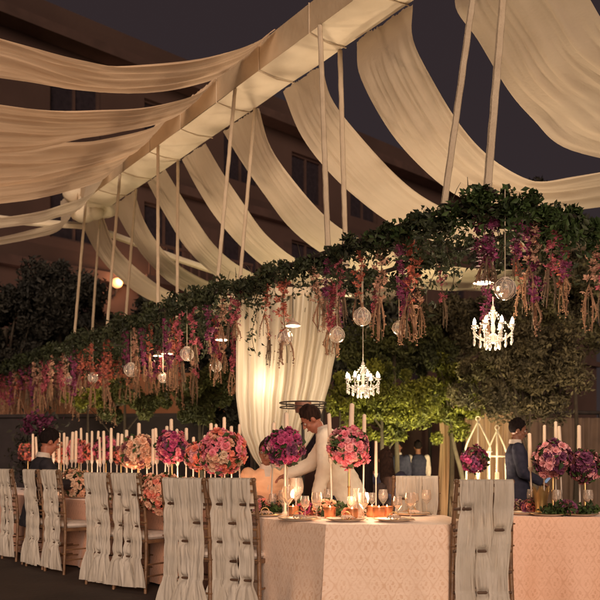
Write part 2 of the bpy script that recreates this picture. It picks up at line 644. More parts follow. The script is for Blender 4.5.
def swag(Apts, Bpts, label, m, off, zb, seed, folds=7, amp=.028):
    A = crom(edge3d(Apts, off, zb), 40)
    B = crom(edge3d(Bpts, off, zb), 40)
    nu = 42
    vs, fs = [], []
    ph = [R.uniform(0, 6) for _ in range(6)]
    for i in range(40):
        a, b = A[i], B[i]
        d = b - a
        nrm = Vector((0, 0, 1)).cross(d).normalized().cross(d).normalized()
        if nrm.z > 0: nrm = -nrm
        s = i / 39
        for k in range(nu):
            u = k / (nu - 1)
            uu = u + .035 * math.sin(3 * s + ph[0]) * math.sin(PI * u)
            n1 = mnoise.noise(Vector((uu * folds * 1.5 + ph[1], s * 1.5 + ph[2], seed)))
            n2 = mnoise.noise(Vector((uu * folds * 3.6 + ph[3] + .6 * math.sin(s * 2.2), s * 1.7, seed + 9)))
            n3 = mnoise.noise(Vector((uu * folds * 9 + ph[4] + s, s * 2.6, seed + 21)))
            h = 1.5 * n1 + 1.1 * (1 - 2.4 * abs(n2)) + .45 * n3
            h *= amp * (.6 + .5 * math.sin(PI * s))
            belly = .16 * math.sin(PI * u) * math.sin(PI * min(1, s * 1.3)) * d.length
            p = a + d * uu + nrm * (h + belly * .35)
            vs.append(p)
    for i in range(39):
        for k in range(nu - 1):
            q = i * nu + k
            fs.append((q, q + 1, q + nu + 1, q + nu))
    mb = MB()
    o0 = A[0]
    mb.add([v - o0 for v in vs], fs)
    ob = mb.build('ceiling_swag', m, smooth='all', loc=o0)
    tag(ob, label, 'ceiling drape', 'cloth swags hung from the overhead beam')
    return ob


RT = dict(off=BW / 2 + .012, zb=5.5)
LT = dict(off=-BW / 2 - .03, zb=5.79)
swag([(345, 35), (360, 75), (385, 125), (420, 165), (455, 192), (500, 208), (545, 213), (620, 205)],
     [(398, -5), (413, 35), (432, 75), (460, 120), (490, 153), (520, 172), (545, 179), (575, 176), (620, 168)],
     'broad cream ceiling swag, the widest one, sweeping down past the two rightmost hanger poles', M_drape, seed=1, folds=5, amp=.032, **RT)
swag([(420, -60), (455, 5), (478, 42), (507, 88), (533, 117), (567, 147), (640, 165)],
     [(520, -130), (548, -70), (585, -10), (610, 30), (650, 60), (680, 75), (700, 80)],
     'cream ceiling swag filling the top right corner, nearest to the viewer', M_drape, seed=2, folds=5, amp=.032, **RT)
swag([(278, 88), (300, 130), (327, 167), (360, 200), (400, 228), (450, 246), (500, 252), (600, 250)],
     [(318, 62), (332, 97), (360, 135), (400, 178), (435, 203), (485, 224), (540, 230), (620, 226)],
     'cream ceiling swag passing behind the middle pair of hanger poles', M_drape, seed=3, folds=5, **RT)
swag([(222, 130), (243, 163), (267, 197), (290, 226), (320, 250), (360, 270), (430, 288), (520, 290)],
     [(256, 105), (270, 143), (292, 177), (323, 213), (352, 234), (400, 255), (460, 268), (540, 270)],
     'cream ceiling swag fourth from the right, starting beside the slim hanger pair', M_drape, seed=4, folds=4, **RT)
swag([(181, 158), (198, 187), (217, 215), (242, 245), (272, 270), (315, 290), (390, 302)],
     [(204, 142), (223, 173), (250, 211), (268, 235), (297, 258), (335, 277), (400, 290)],
     'cream ceiling swag fifth from the right, crossing behind two slim hanger poles', M_drape, seed=5, folds=4, **RT)
swag([(150, 182), (166, 215), (187, 250), (217, 278), (255, 297), (310, 308)],
     [(168, 170), (194, 215), (216, 245), (245, 268), (292, 289), (340, 298)],
     'narrow cream ceiling swag sixth from the right, above the left part of the flower frame', M_drape, seed=6, folds=3, amp=.022, **RT)
swag([(112, 205), (129, 235), (149, 262), (177, 287), (222, 306), (270, 314)],
     [(130, 190), (145, 222), (166, 252), (196, 275), (242, 295), (285, 303)],
     'narrow cream ceiling swag seventh from the right, hanging low over the garland', M_drape, seed=7, folds=3, amp=.022, **RT)
swag([(84, 226), (100, 258), (125, 284), (156, 301), (195, 312), (240, 318)],
     [(100, 212), (116, 246), (141, 271), (172, 291), (212, 303), (250, 310)],
     'farthest small cream ceiling swag, falling from the tied end of the beam', M_drape, seed=8, folds=3, amp=.02, **RT)
swag([(258, 62), (215, 76), (170, 88), (120, 92), (70, 89), (28, 81), (-25, 72), (-60, 62)],
     [(292, 35), (250, 46), (200, 61), (130, 64), (80, 57), (28, 44), (-25, 30), (-60, 20)],
     'single amber lit ceiling swag alone against the sky at the top left', M_drape2, seed=9, folds=3, **LT)
swag([(205, 104), (165, 122), (110, 133), (60, 141), (28, 149), (-25, 153), (-60, 154)],
     [(240, 82), (200, 92), (150, 106), (100, 109), (50, 108), (-25, 98), (-60, 92)],
     'amber lit ceiling swag at left, second from the top of the stacked ones', M_drape2, seed=10, folds=3, **LT)
swag([(163, 130), (135, 150), (95, 164), (60, 176), (28, 183), (-25, 189), (-60, 190)],
     [(200, 108), (155, 126), (100, 138), (60, 138), (28, 141), (-25, 142), (-60, 142)],
     'amber lit ceiling swag at left, middle one of the stacked ones', M_drape2, seed=11, folds=3, **LT)
swag([(136, 152), (105, 176), (68, 190), (28, 199), (-25, 207), (-60, 210)],
     [(165, 130), (130, 150), (80, 162), (28, 172), (-25, 178), (-60, 180)],
     'tan ceiling swag at left just above the dark gap', M_drape2, seed=12, folds=3, amp=.022, **LT)
swag([(105, 182), (78, 208), (50, 218), (28, 223), (-25, 231), (-60, 235)],
     [(128, 165), (95, 190), (60, 203), (28, 211), (-25, 219), (-60, 222)],
     'pale narrow ceiling swag at left just below the dark gap', M_drape, seed=13, folds=2, amp=.02, **LT)
swag([(84, 205), (58, 228), (28, 238), (-25, 248), (-60, 252)],
     [(100, 190), (70, 216), (28, 229), (-25, 239), (-60, 243)],
     'lowest pale ceiling swag at left, over the cross pole', M_drape, seed=14, folds=2, amp=.02, **LT)

# ------------------------------------------------------------------ hanging flower frame
GD = BD
GNv = BN
GP = Vector((1.36, 5.72, 3.05))        # near corner of the frame
GW = .92                                # frame width
GL = 14.5
groot = empty('garland_frame', GP, 'long ladder shaped hanging frame smothered in dark green foliage over the tables', 'hanging garland')


def rail_pt(t, off, z=0.0):
    return GP + GD * t + GNv * off + Vector((0, 0, z))


def RL(p): return Vector(p) - GP


for off in (0, GW):
    mb = MB()
    mb.tube([RL(rail_pt(-.05, off)), RL(rail_pt(GL, off))], .022, 8)
    mb.build('rail', M_darkmetal, groot)
t = 0.0
while t <= GL:
    mb = MB()
    mb.tube([RL(rail_pt(t, 0)), RL(rail_pt(t, GW))], .016, 6)
    mb.build('rung', M_darkmetal, groot)
    t += 1.2


def garland_centers(p0, p1, n, rad, drop):
    p0, p1 = np.array(p0), np.array(p1)
    L0 = np.linalg.norm(p1 - p0)
    k = int(L0 / .16) + 2
    cl = []
    for i in range(k):
        s = i / (k - 1)
        c = p0 + (p1 - p0) * s
        for _ in range(2):
            cl.append((c + np.array([R.gauss(0, .06), R.gauss(0, .06), R.gauss(-.02, .045)]), R.uniform(.5, 1.15)))
    idx = NR.randint(0, len(cl), n)
    C_ = np.array([cl[i][0] for i in idx])
    S_ = np.array([cl[i][1] for i in idx])
    d = NR.randn(n, 3)
    d /= np.linalg.norm(d, axis=1)[:, None]
    rr = rad * S_ * NR.rand(n) ** .45
    out = C_ + d * rr[:, None] * np.array([1.15, 1.15, .8])
    hang = NR.rand(n) < .22
    out[hang, 2] -= NR.rand(hang.sum()) ** 1.5 * drop
    return out


A0, A1 = RL(rail_pt(0, 0, -.06)), RL(rail_pt(GL, 0, .0))
C0 = RL(rail_pt(0, GW + .75, -.06))
mb = MB()
mb.tube([RL(rail_pt(0, GW)), RL(rail_pt(0, GW + .75))], .016, 6)
mb.build('rung', M_darkmetal, groot)
B0, B1 = RL(rail_pt(0, GW, -.04)), RL(rail_pt(GL, GW, .0))
M1_ = RL(rail_pt(4.2, 0))
M2_ = RL(rail_pt(4.2, GW))
leaf_mesh('foliage', garland_centers(A0, M1_, 4200, .10, .28), .06, M_leaf_dark, groot, aspect=.5)
leaf_mesh('foliage', garland_centers(M1_, A1, 7500, .13, .30), .075, M_leaf_dark, groot, aspect=.5)
leaf_mesh('foliage', garland_centers(B0, M2_, 3200, .10, .26), .06, M_leaf_dark, groot, aspect=.5)
leaf_mesh('foliage', garland_centers(M2_, B1, 7500, .13, .28), .075, M_leaf_dark, groot, aspect=.5)
leaf_mesh('foliage', garland_centers(A0, C0, 3000, .10, .2), .06, M_leaf_green, groot, aspect=.5)
leaf_mesh('foliage', garland_centers(RL(rail_pt(-.05, 0, -.03)), RL(rail_pt(1.2, 0, -.03)), 700, .11, .12), .06, M_leaf_green, groot, aspect=.5)
for k in range(0, 12):
    tt = k * 1.2
    leaf_mesh('foliage', garland_centers(RL(rail_pt(tt, 0)), RL(rail_pt(tt, GW)), 220, .08, .15), .06, M_leaf_dark, groot, aspect=.5)

# tall sprays of twigs on top
mb = MB()
for k in range(40):
    t = R.uniform(-.1, 9)
    b = RL(rail_pt(t, R.choice((0, GW)), .05))
    d = Vector((R.gauss(0, .5), R.gauss(0, .5), R.uniform(.3, 1))).normalized()
    mb.tube([b, b + d * .09, b + d * .16 + Vector((0, 0, -.02))], [.004, .003, .002], 4)
mb.build('twig', M_twig, groot)

# ------------------------------------------------------------------ hanger poles
hang = [((86, 215), (74, 0), 0, -1, 'leftmost slim cloth wrapped hanger pole'),
        ((100, 210), (91, 0), 1, 1, 'second slim hanger pole from the left'),
        ((120, 180), (107, 0), 0, -1, 'third slim hanger pole from the left'),
        ((136, 193), (124, 0), 1, 1, 'fourth slim hanger pole from the left, in front of the small far swag'),
        ((158, 140), (158, 0), 0, -1, 'slim upright hanger pole tied where the beam seam is, left one of its pair'),
        ((178, 162), (177, 0), 1, 1, 'slim upright hanger pole, right one of the pair left of centre'),
        ((235, 85), (217, 0), 0, -1, 'leaning slim hanger pole, left one of the pair above the curtain'),
        ((255, 106), (238, 0), 1, 1, 'leaning slim hanger pole, right one of the pair above the curtain'),
        ((320, 38), (328, 0), 0, -1, 'thicker hanger pole left one of the middle pair'),
        ((340, 42), (346, 0), 1, 1, 'thicker hanger pole right one of the middle pair'),
        ((478, -60), (462, 0), 0, -1, 'thick cloth wrapped hanger pole, left one of the nearest pair'),
        ((503, -60), (488, 0), 1, 1, 'thickest cloth wrapped hanger pole, right one of the nearest pair')]


def rail_at_px(px, off):
    # t on rail where picture column is px
    p = GP + GNv * off
    r = (px - 300) / F
    return (r * p.y - p.x) / (GD.x - r * GD.y)


def beam_at_px(px, off):
    p = BA + BN * off
    r = (px - 300) / F
    return (r * p.y - p.x) / (BD.x - r * BD.y)


for i, (tp, bt, ro, side, lab) in enumerate(hang):
    off = 0 if ro == 0 else GW
    if i >= 10:
        off = 0
        tb = .46 if i == 10 else .03
        bot = rail_pt(tb, 0, .02)
        top = beam_pt(beam_at_px(486 if i == 10 else 508, side * BW / 2), side * BW / 2, -.01)
    else:
        tb = rail_at_px(bt[0], off * .6)
        bot = rail_pt(tb, off * .6, .02)
        top = beam_pt(beam_at_px(tp[0], side * BW / 2), side * BW / 2, -.01)
    r = .022 if i < 8 else .026
    if i == 11: r = .031
    r0 = empty('hanger_pole', bot, lab, 'hanger pole', 'cloth wrapped poles between the beam and the flower frame')
    mb = MB()
    n = 30
    pts = [(top - bot) * (k / n) + Vector((.0012 * math.sin(k * 1.7), .0012 * math.cos(k * 1.3), 0)) for k in range(n + 1)]
    rs = [r * (1 + .04 * math.sin(k * 2.1)) for k in range(n + 1)]
    mb.tube(pts, rs, 8)
    mb.build('wrapped_pole', M_rope, r0)
    mb = MB()
    mb.ring(Vector((0, 0, .02)), r * 1.2, .008)
    mb.build('clamp', M_darkmetal, r0)


# ------------------------------------------------------------------ hanging flower strands
def orchid(mb, c, s, mi=0):
    q = Quaternion((R.gauss(0, 1), R.gauss(0, 1), R.gauss(0, 1), R.gauss(0, 1))).normalized()
    for k in range(5):
        a = 2 * PI * k / 5
        d = Vector((math.cos(a), math.sin(a), .25))
        u = Vector((-math.sin(a), math.cos(a), 0))
        v = [Vector((0, 0, 0)), d * s * .55 + u * s * .3, d * s + Vector((0, 0, s * .15)), d * s * .55 - u * s * .3]
        mb.add([c + q @ x for x in v], [(0, 1, 2, 3)], mi)


def make_strand(label, mflow, length, tail, nfl, mtail, density=1.0, cat='flower strand'):
    r0 = empty('flower_strand', (0, 0, 0), label, cat)
    ph = R.uniform(0, 6)

    def path(s):
        return Vector((.022 * math.sin(s * 5 + ph), .022 * math.cos(s * 4 + ph), -s * (length + tail)))
    mb = MB()
    mb.tube([path(k / 10) for k in range(11)], [.004] * 11, 4)
    mb.build('stem', M_twig, r0)
    mb = MB()
    nfl = int(nfl * 1.9)
    for k in range(nfl):
        s = (k + R.random()) / nfl * length / (length + tail)
        s = .12 + .88 * s
        if R.random() > density * (.78 + .3 * math.sin(s * 17 + ph)): continue
        c = path(s) + Vector((R.gauss(0, .022), R.gauss(0, .022), 0))
        orchid(mb, c, R.uniform(.024, .042))
    mb.build('blossoms', mflow, r0, smooth=False)
    mb = MB()
    for k in range(R.randint(2, 4)):
        a = R.uniform(0, 2 * PI)
        d = Vector((math.cos(a) * .045, math.sin(a) * .045, 0))
        b = path(length / (length + tail))
        pts = [b + Vector((0, 0, .05)), b + d * .7 + Vector((0, 0, -tail * .25)), b + d * 1.1 + Vector((R.uniform(-.02, .02), 0, -tail * .6)), b + d + Vector((R.uniform(-.03, .03), 0, -tail * R.uniform(.8, 1.1)))]
        pts = crom(pts, 9)
        mb.tube(pts, [.004, .006, .007, .0075, .008, .0075, .007, .005, .002], 5)
        for j in range(16):
            p = pts[R.randint(1, 8)] + Vector((R.gauss(0, .009), R.gauss(0, .009), R.gauss(0, .02)))
            mb.ball(p, R.uniform(.005, .010), 4, 3)
    mb.build('tassel', mtail, r0, smooth=False)
    return r0


def make_vine(label):
    r0 = empty('leafy_vine', (0, 0, 0), label, 'hanging vine')
    ln = .8
    mb = MB()
    pts = [Vector((.03 * math.sin(k * .9), .03 * math.cos(k * .8), -ln * k / 10)) for k in range(11)]
    mb.tube(pts, .0035, 4)
    mb.build('stem', M_twig, r0)
    cs = [tuple(pts[R.randint(0, 10)] + Vector((R.gauss(0, .03), R.gauss(0, .03), R.gauss(0, .03)))) for _ in range(70)]
    leaf_mesh('leaves', cs, .055, M_leaf_dark, r0, aspect=.45, updir=1.0)
    return r0


kinds = [
    ('pink', M_pinkorchid, .62, .28, 30, M_amaranth),
    ('magenta', M_purpleorchid, .55, .22, 26, M_amaranth_d),
    ('coral', M_redorchid, .60, .30, 30, M_amaranth),
    ('deep pink', M_purpleorchid, .66, .22, 32, M_amaranth),
    ('rose pink', M_pinkorchid, .52, .36, 22, M_amaranth_d),
    ('faded peach', mat('orchid_faded', (.48, .27, .19), (.34, .17, .11), rough=.7, scale=20, island=.35), .55, .34, 24, M_amaranth),
]
protos = [make_strand('x', k[1], k[2], k[3], k[4], k[5]) for k in kinds]
vproto = make_vine('x')
used = set()
t = -.15
cnt = 0
spots = []
tt = -.1
while tt < 13.6:
    for off, rn in ((0, 'near'), (GW, 'far'), (GW * .5, 'middle')):
        if off == GW * .5:
            # only on rungs
            k = round(tt / 1.2)
            if abs(tt - k * 1.2) > .17: continue
            t_ = k * 1.2
        else:
            t_ = tt + R.uniform(-.08, .08)
        if R.random() < (.22 if tt < 4 else .06): continue
        spots.append((max(0, t_), off + (R.uniform(-.03, .03) if off != GW * .5 else 0), rn))
    tt += .22 if tt < 5 else .24
for k in range(9):
    spots.append((0, (GW + .75) * (k + .5) / 9, 'end'))
for i, (t_, off, rn) in enumerate(spots):
    p = rail_pt(t_, off, -.02)
    px = 300 + F * p.x / p.y
    if px > 640 or px < -30: continue
    if R.random() < (.30 if t_ < 3 else .10):
        j = -1
        src = vproto
    else:
        far = t_ > 5
        j = R.choices(range(6), (3, 1.2, 4, 2, 2, 4) if far else (2.5, 3.5, 1, 2.5, 2.5, 1.5))[0]
        src = protos[j]
    zone = ('over the far left tables' if t_ > 8.5 else 'over the left row of chairs' if t_ > 5.2 else 'in front of the tall curtain' if t_ > 3.2 else 'above the round mirrored bouquet' if False else 'above the cream jacketed waiter' if t_ > 1.8 else 'near the brighter chandelier')
    nm = 'leafy green vine' if j < 0 else kinds[j][0] + ' flower strand'
    if j < 0:
        lab = 'dark leafy vine hanging from the %s rail %s' % (rn, zone)
    else:
        lab = '%s orchid strand on the %s rail %s' % (kinds[j][0], rn, zone)
    if rn == 'end':
        lab = lab.replace('end rail', 'short end rail')
    grp = 'flower strands and vines hanging from the frame'
    s = R.uniform(.8, 1.25)
    sz = s * (R.uniform(.85, 1.15)) * (.78 if t_ < 4.5 else 1.0)
    rz = R.uniform(0, 2 * PI)
    if id(src) not in used:
        used.add(id(src))
        src.location = p
        src.rotation_euler = (0, 0, rz)
        src.scale = (s, s, sz)
        src['label'] = lab
        src['group'] = grp
    else:
        dup(src, p, rz, lab, grp, (s, s, sz))


# ------------------------------------------------------------------ glass globes and pendant lamps on the frame
def near_rail_z(px, py, Y): return P(px, py, Y)


def hang_from(px, py, off):
    """point under the frame rail (off) at picture column px, height from row py"""
    t = rail_at_px(px, off)
    p = rail_pt(t, off)
    z = E + (H - py) * p.y / F
    return Vector((p.x, p.y, z)), p.z


M_fglass = mat('clear_globe_glass', (.9, .85, .8), rough=.04, spec=.9)
nt = M_fglass.node_tree
pb_ = [n for n in nt.nodes if n.type == 'BSDF_PRINCIPLED'][0]
outn = [n for n in nt.nodes if n.type == 'OUTPUT_MATERIAL'][0]
gl = nt.nodes.new('ShaderNodeBsdfGlass')
gl.inputs['Roughness'].default_value = .03
gl.inputs['IOR'].default_value = 1.12
gl.inputs['Color'].default_value = (1, .93, .85, 1)
mxg = nt.nodes.new('ShaderNodeMixShader')
mxg.inputs[0].default_value = .22
nt.links.new(gl.outputs[0], mxg.inputs[1])
nt.links.new(pb_.outputs[0], mxg.inputs[2])
nt.links.new(mxg.outputs[0], outn.inputs['Surface'])


def glass_globe(px, py, rpx, off, label):
    c, zr = hang_from(px, py, off)
    r = rpx * c.y / F
    ro = empty('glass_globe', c, label, 'glass globe', 'glass globes hung from the flower frame')
    mb = MB()
    mb.lathe([(r * .35, r * .98), (r * .38, r * .90), (r * .62, r * .78), (r * .88, r * .46), (r, 0), (r * .9, -r * .45), (r * .6, -r * .8), (r * .2, -r * .98), (0.0001, -r)], n=20)
    mb.build('globe', M_fglass, ro)
    mb = MB()
    mb.ring((0, 0, r * .98), r * .36, r * .06, 16, 6)
    mb.build('neck_ring', M_glass, ro)
    mb = MB()
    for k in range(5):
        a = 2 * PI * k / 5
        mb.ring((0, 0, 0), r * .99, r * .035, 20, 5, nrm=(math.cos(a), math.sin(a), .25))
    mb.build('wire_band', M_whitemetal, ro)
    mb = MB()
    mb.tube([(0, 0, r), (0, 0, zr - c.z)], .0035, 5)
    mb.build('cord', M_rope, ro)
    # tealight and petals inside
    mb = MB()
    mb.lathe([(.0001, -r * .86), (r * .32, -r * .84), (r * .32, -r * .5), (.0001, -r * .5)], n=12)
    mb.build('tealight', M_candle, ro)
    mb = MB()
    for k in range(10):
        orchid(mb, Vector((R.gauss(0, r * .25), R.gauss(0, r * .25), -r * .35 + R.uniform(-.1, .2) * r)), r * .3)
    mb.build('blossoms', PET['cream'], ro, smooth=False)


glass_globe(505, 289, 11, 0, 'largest clear glass globe, beside the round pendant lamp at right')
glass_globe(362, 317, 9, 0, 'clear glass globe directly above the left chandelier')
glass_globe(399, 328, 7, GW * .6, 'small glass globe hanging right of the left chandelier')
glass_globe(337, 335, 8, .1, 'glass globe at the right edge of the tall curtain')
glass_globe(285, 338, 8, 0, 'glass globe under the pendant lamp in front of the curtain')
glass_globe(187, 354, 7, 0, 'glass globe left of the tall curtain among coral strands')
glass_globe(216, 366, 6, .5, 'low glass globe just left of the tall curtain top corner')
glass_globe(163, 378, 5, .2, 'small low glass globe over the peach flower ball')
glass_globe(131, 370, 7, 0, 'glass globe over the left chairs beside the third strand cluster')
glass_globe(93, 378, 5, 0, 'leftmost small glass globe at the far end of the frame')
glass_globe(68, 380, 5, .3, 'tiny far glass globe beside the leftmost strands')


def pendant(px, py, rpx, off, label, power):
    c, zr = hang_from(px, py, off)
    r = rpx * c.y / F
    ro = empty('pendant_lamp', c, label, 'pendant lamp', 'small round pendant lamps hung from the flower frame')
    mb = MB()
    mb.lathe([(r, 0), (r * .96, r * .10), (r * .75, r * .34), (r * .42, r * .52), (r * .16, r * .62), (r * .14, r * .95), (.0001, r)], n=20)
    # inner skin
    mb.lathe([(r * .985, .002), (r * .72, r * .28), (.0001, r * .5)], n=20)
    mb.build('lamp_shade', M_shade, ro)
    mb = MB()
    mb.lathe([(.0001, r * .28), (r * .7, r * .2), (r * .88, r * .02), (r * .7, -r * .05), (.0001, -r * .09)], n=16)
    mb.build('bulb', M_bulb, ro)
    mb = MB()
    mb.tube([(0, 0, r), (0, 0, zr - c.z)], .004, 5)
    mb.build('cord', M_darkmetal, ro)
    light('POINT', c + Vector((0, 0, -.05)), power, (1, .68, .42), size=.05)


pendant(483, 283, 10, .25, 'pendant lamp beside the largest glass globe', 9)
pendant(293, 326, 8, .2, 'pendant lamp in front of the tall curtain', 9)
pendant(222, 340, 7, .2, 'pendant lamp just left of the tall curtain', 9)
pendant(167, 354, 6, .2, 'pendant lamp third from the right end, over the left chairs', 9)
pendant(158, 356, 5, .8, 'small pendant lamp behind its larger neighbour on the far rail', 6)
pendant(93, 375, 5, .5, 'farthest lit pendant lamp among coral strands', 14)


# ------------------------------------------------------------------ chandeliers
def chandelier(c, width, ztop, label, power):
    ro = empty('crystal_chandelier', c, label, 'chandelier', 'lit crystal chandeliers under the flower frame')
    R0 = width / 2
    mb = MB()
    mb.lathe([(.0001, -.12), (.018, -.11), (.028, -.07), (.012, -.03), (.02, 0), (.012, .05), (.026, .09), (.010, .13), (.016, .17), (.0001, .2)], n=12)
    mb.build('central_column', M_crystal, ro)
    n = 8
    for k in range(n):
        a = 2 * PI * k / n + .2
        d = Vector((math.cos(a), math.sin(a), 0))
        pts = crom([d * .015 + Vector((0, 0, -.04)), d * R0 * .45 + Vector((0, 0, -.085)), d * R0 * .9 + Vector((0, 0, -.03)), d * R0 * .88 + Vector((0, 0, .012))], 10)
        mb = MB()
        mb.tube(pts, .005, 5)
        mb.lathe([(.0001, 0), (.022, .004), (.026, .014), (.0001, .012)], c=tuple(d * R0 * .88 + Vector((0, 0, .010))), n=10)
        arm = mb.build('arm', M_crystal, ro)
        mb = MB()
        c0 = d * R0 * .88
        mb.lathe([(.0001, .02), (.009, .022), (.014, .045), (.010, .065), (.0001, .085)], c=tuple(c0), n=8)
        mb.build('bulb', M_bulb2, arm)
        for j in range(3):
            cc = d * R0 * (.88 - .28 * j)
            mb = MB()
            z0 = -.03 - .02 * j
            for q in range(3):
                mb.ball(cc + Vector((0, 0, z0 - q * .022)), .0085, 6, 4, (1, 1, 1.2))
            mb.ball(cc + Vector((0, 0, z0 - .075)), .013, 6, 4, (.8, .8, 1.6))
            mb.build('crystal_drop', M_crystal, arm, smooth=False)
    # upper crown of small drops
    mb = MB()
    for k in range(10):
        a = 2 * PI * k / 10
        pts = crom([Vector((0, 0, .17)), Vector((math.cos(a) * R0 * .35, math.sin(a) * R0 * .35, .09)), Vector((math.cos(a) * R0 * .8, math.sin(a) * R0 * .8, .0))], 9)
        for p in pts:
            mb.ball(p, .0065, 5, 4)
    mb.build('bead_garland', M_crystal, ro, smooth=False)
    mb = MB()
    mb.tube([(0, 0, .19), (0, 0, ztop - c.z)], .0035, 5)
    mb.build('chain', M_glass, ro)
    light('POINT', c + Vector((0, 0, .10)), power * .5, (1, .78, .52), size=.12)
    light('POINT', c + Vector((0, 0, -.20)), power * .5, (1, .78, .52), size=.10)


c1, zr = hang_from(363, 381, GW * .62)
chandelier(c1, .36, zr, 'small lit crystal chandelier in front of the lime green tree', 22)
c2, zr = hang_from(493, 329, GW * .6)
chandelier(c2, .36, zr, 'brighter lit crystal chandelier below the round pendant at right', 30)

# ------------------------------------------------------------------ hotel facade behind
FA = Vector((-7.07 - 3 * .73, 20.8 - 3 * .68, 0))
FDir = Vector((.73, .683, 0)).normalized()
FNor = Vector((FDir.y, -FDir.x, 0))     # towards the lens side
FL = 34.0
bro = empty('hotel_building', FA, 'long dark brown multi storey building with rows of dark windows behind the garden', 'building')
FH = 12.4


def fpt(u, z, d=0.0): return FDir * u + FNor * d + Vector((0, 0, z))


# wall as grid of piers/bands leaving real openings
floors = [0.0, 3.2, 6.3, 9.3, FH]
wu = []
u = .7
while u < FL - 2:
    wu.append((u, u + 1.5))
    u += 2.9
mb = MB()


def slab(mb, u0, u1, z0, z1, d0, d1, mi=0):
    vs = [fpt(u0, z0, d0), fpt(u1, z0, d0), fpt(u1, z0, d1), fpt(u0, z0, d1), fpt(u0, z1, d0), fpt(u1, z1, d0), fpt(u1, z1, d1), fpt(u0, z1, d1)]
    mb.add(vs, [(0, 3, 2, 1), (4, 5, 6, 7), (0, 1, 5, 4), (1, 2, 6, 5), (2, 3, 7, 6), (3, 0, 4, 7)], mi)


for i in range(4):
    z0, z1 = floors[i], floors[i + 1]
    s0, s1 = z0 + .85, z0 + 2.45
    slab(mb, 0, FL, z0, s0, -.3, 0)
    slab(mb, 0, FL, s1, z1, -.3, 0)
    e0 = 0
    for (a, b) in wu:
        slab(mb, e0, a, s0, s1, -.3, 0)
        e0 = b
    slab(mb, e0, FL, s0, s1, -.3, 0)
mb.build('wall', M_wall, bro, smooth=False)
for i in range(4):
    for (a, b) in wu:
        z0 = floors[i] + .85
        mb = MB()
        slab(mb, a + .002, a + .07, z0, z0 + 1.6, -.22, -.10)
        slab(mb, b - .07, b - .002, z0, z0 + 1.6, -.22, -.10)
        slab(mb, (a + b) / 2 - .03, (a + b) / 2 + .03, z0 + .07, z0 + 1.53, -.22, -.10)
        slab(mb, a + .07, b - .07, z0 + .002, z0 + .07, -.22, -.10)
        slab(mb, a + .07, b - .07, z0 + 1.53, z0 + 1.598, -.22, -.10)
        wf = mb.build('window', M_trim, bro, smooth=False)
        mb = MB()
        slab(mb, a + .07, b - .07, z0 + .07, z0 + 1.53, -.18, -.17)
        mb.build('pane', M_glasspane, wf, smooth=False)
for i, z in enumerate(floors[1:]):
    mb = MB()
    slab(mb, -.1, FL + .1, z - .12, z + .14, .002, .22 if i < 3 else .6)
    mb.build('cornice' if i == 3 else 'string_course', M_trim, bro, smooth=False)
mb = MB()
slab(mb, 0, FL, FH + .142, FH + .9, -.3, .1)
mb.build('parapet', M_wall, bro, smooth=False)
for u in (6.5, 12.3, 18.1, 23.9):
    mb = MB()
    slab(mb, u - .6, u + 3.2, 6.15 + .14 - .14, 6.34, .224, 1.1)
    for q in range(14):
        slab(mb, u - .5 + q * .28, u - .46 + q * .28, 6.34, 7.2, 1.02, 1.06)
    slab(mb, u - .6, u + 3.2, 7.2, 7.27, 1.0, 1.08)
    mb.build('balcony', M_trim, bro, smooth=False)

# garden walls
mb = MB()
a, b = P(-60, 430, 17.2), P(245, 430, 16.2)
mid = (a + b) / 2
ln = (b - a).length
ang = math.atan2(b.y - a.y, b.x - a.x)
zt = E + (H - 381) * 17 / F
mb.box((0, 0, zt / 2), (ln, .25, zt))
mb.box((0, 0, zt + .04), (ln + .1, .36, .08))
o = mb.build('garden_wall', M_wall2, smooth=False, loc=(mid.x, mid.y, 0))
o.rotation_euler = (0, 0, ang)
tag(o, 'orange brown garden wall with coping behind the left candles', 'wall')
mb = MB()
a, b = P(-60, 430, 15.2), P(245, 430, 14.6)
mid = (a + b) / 2
ln = (b - a).length
zt = E + (H - 418) * 15 / F
mb.box((0, 0, zt / 2), (ln, .3, zt))
mb.box((0, 0, zt + .03), (ln + .08, .42, .06))
o = mb.build('low_wall', M_dark, smooth=False, loc=(mid.x, mid.y, 0))
o.rotation_euler = (0, 0, math.atan2(b.y - a.y, b.x - a.x))
tag(o, 'low dark ledge wall directly behind the row of candles at left', 'wall')
# brown pavilion wall / door at centre right
mb = MB()
c = P(425, 440, 17.0)
mb.box((0, 0, 1.2), (1.5, .3, 2.4))
mb.box((0, 0, 2.44), (1.7, .42, .08))
o = mb.build('brown_panel_wall', M_wallb, smooth=False, loc=(c.x, c.y, 0))
tag(o, 'plain brown panel standing between the lime green trees behind the waiters', 'wall')

# ------------------------------------------------------------------ floodlights in the garden (they uplight trees, drapes and facade)
fl_first = [None]


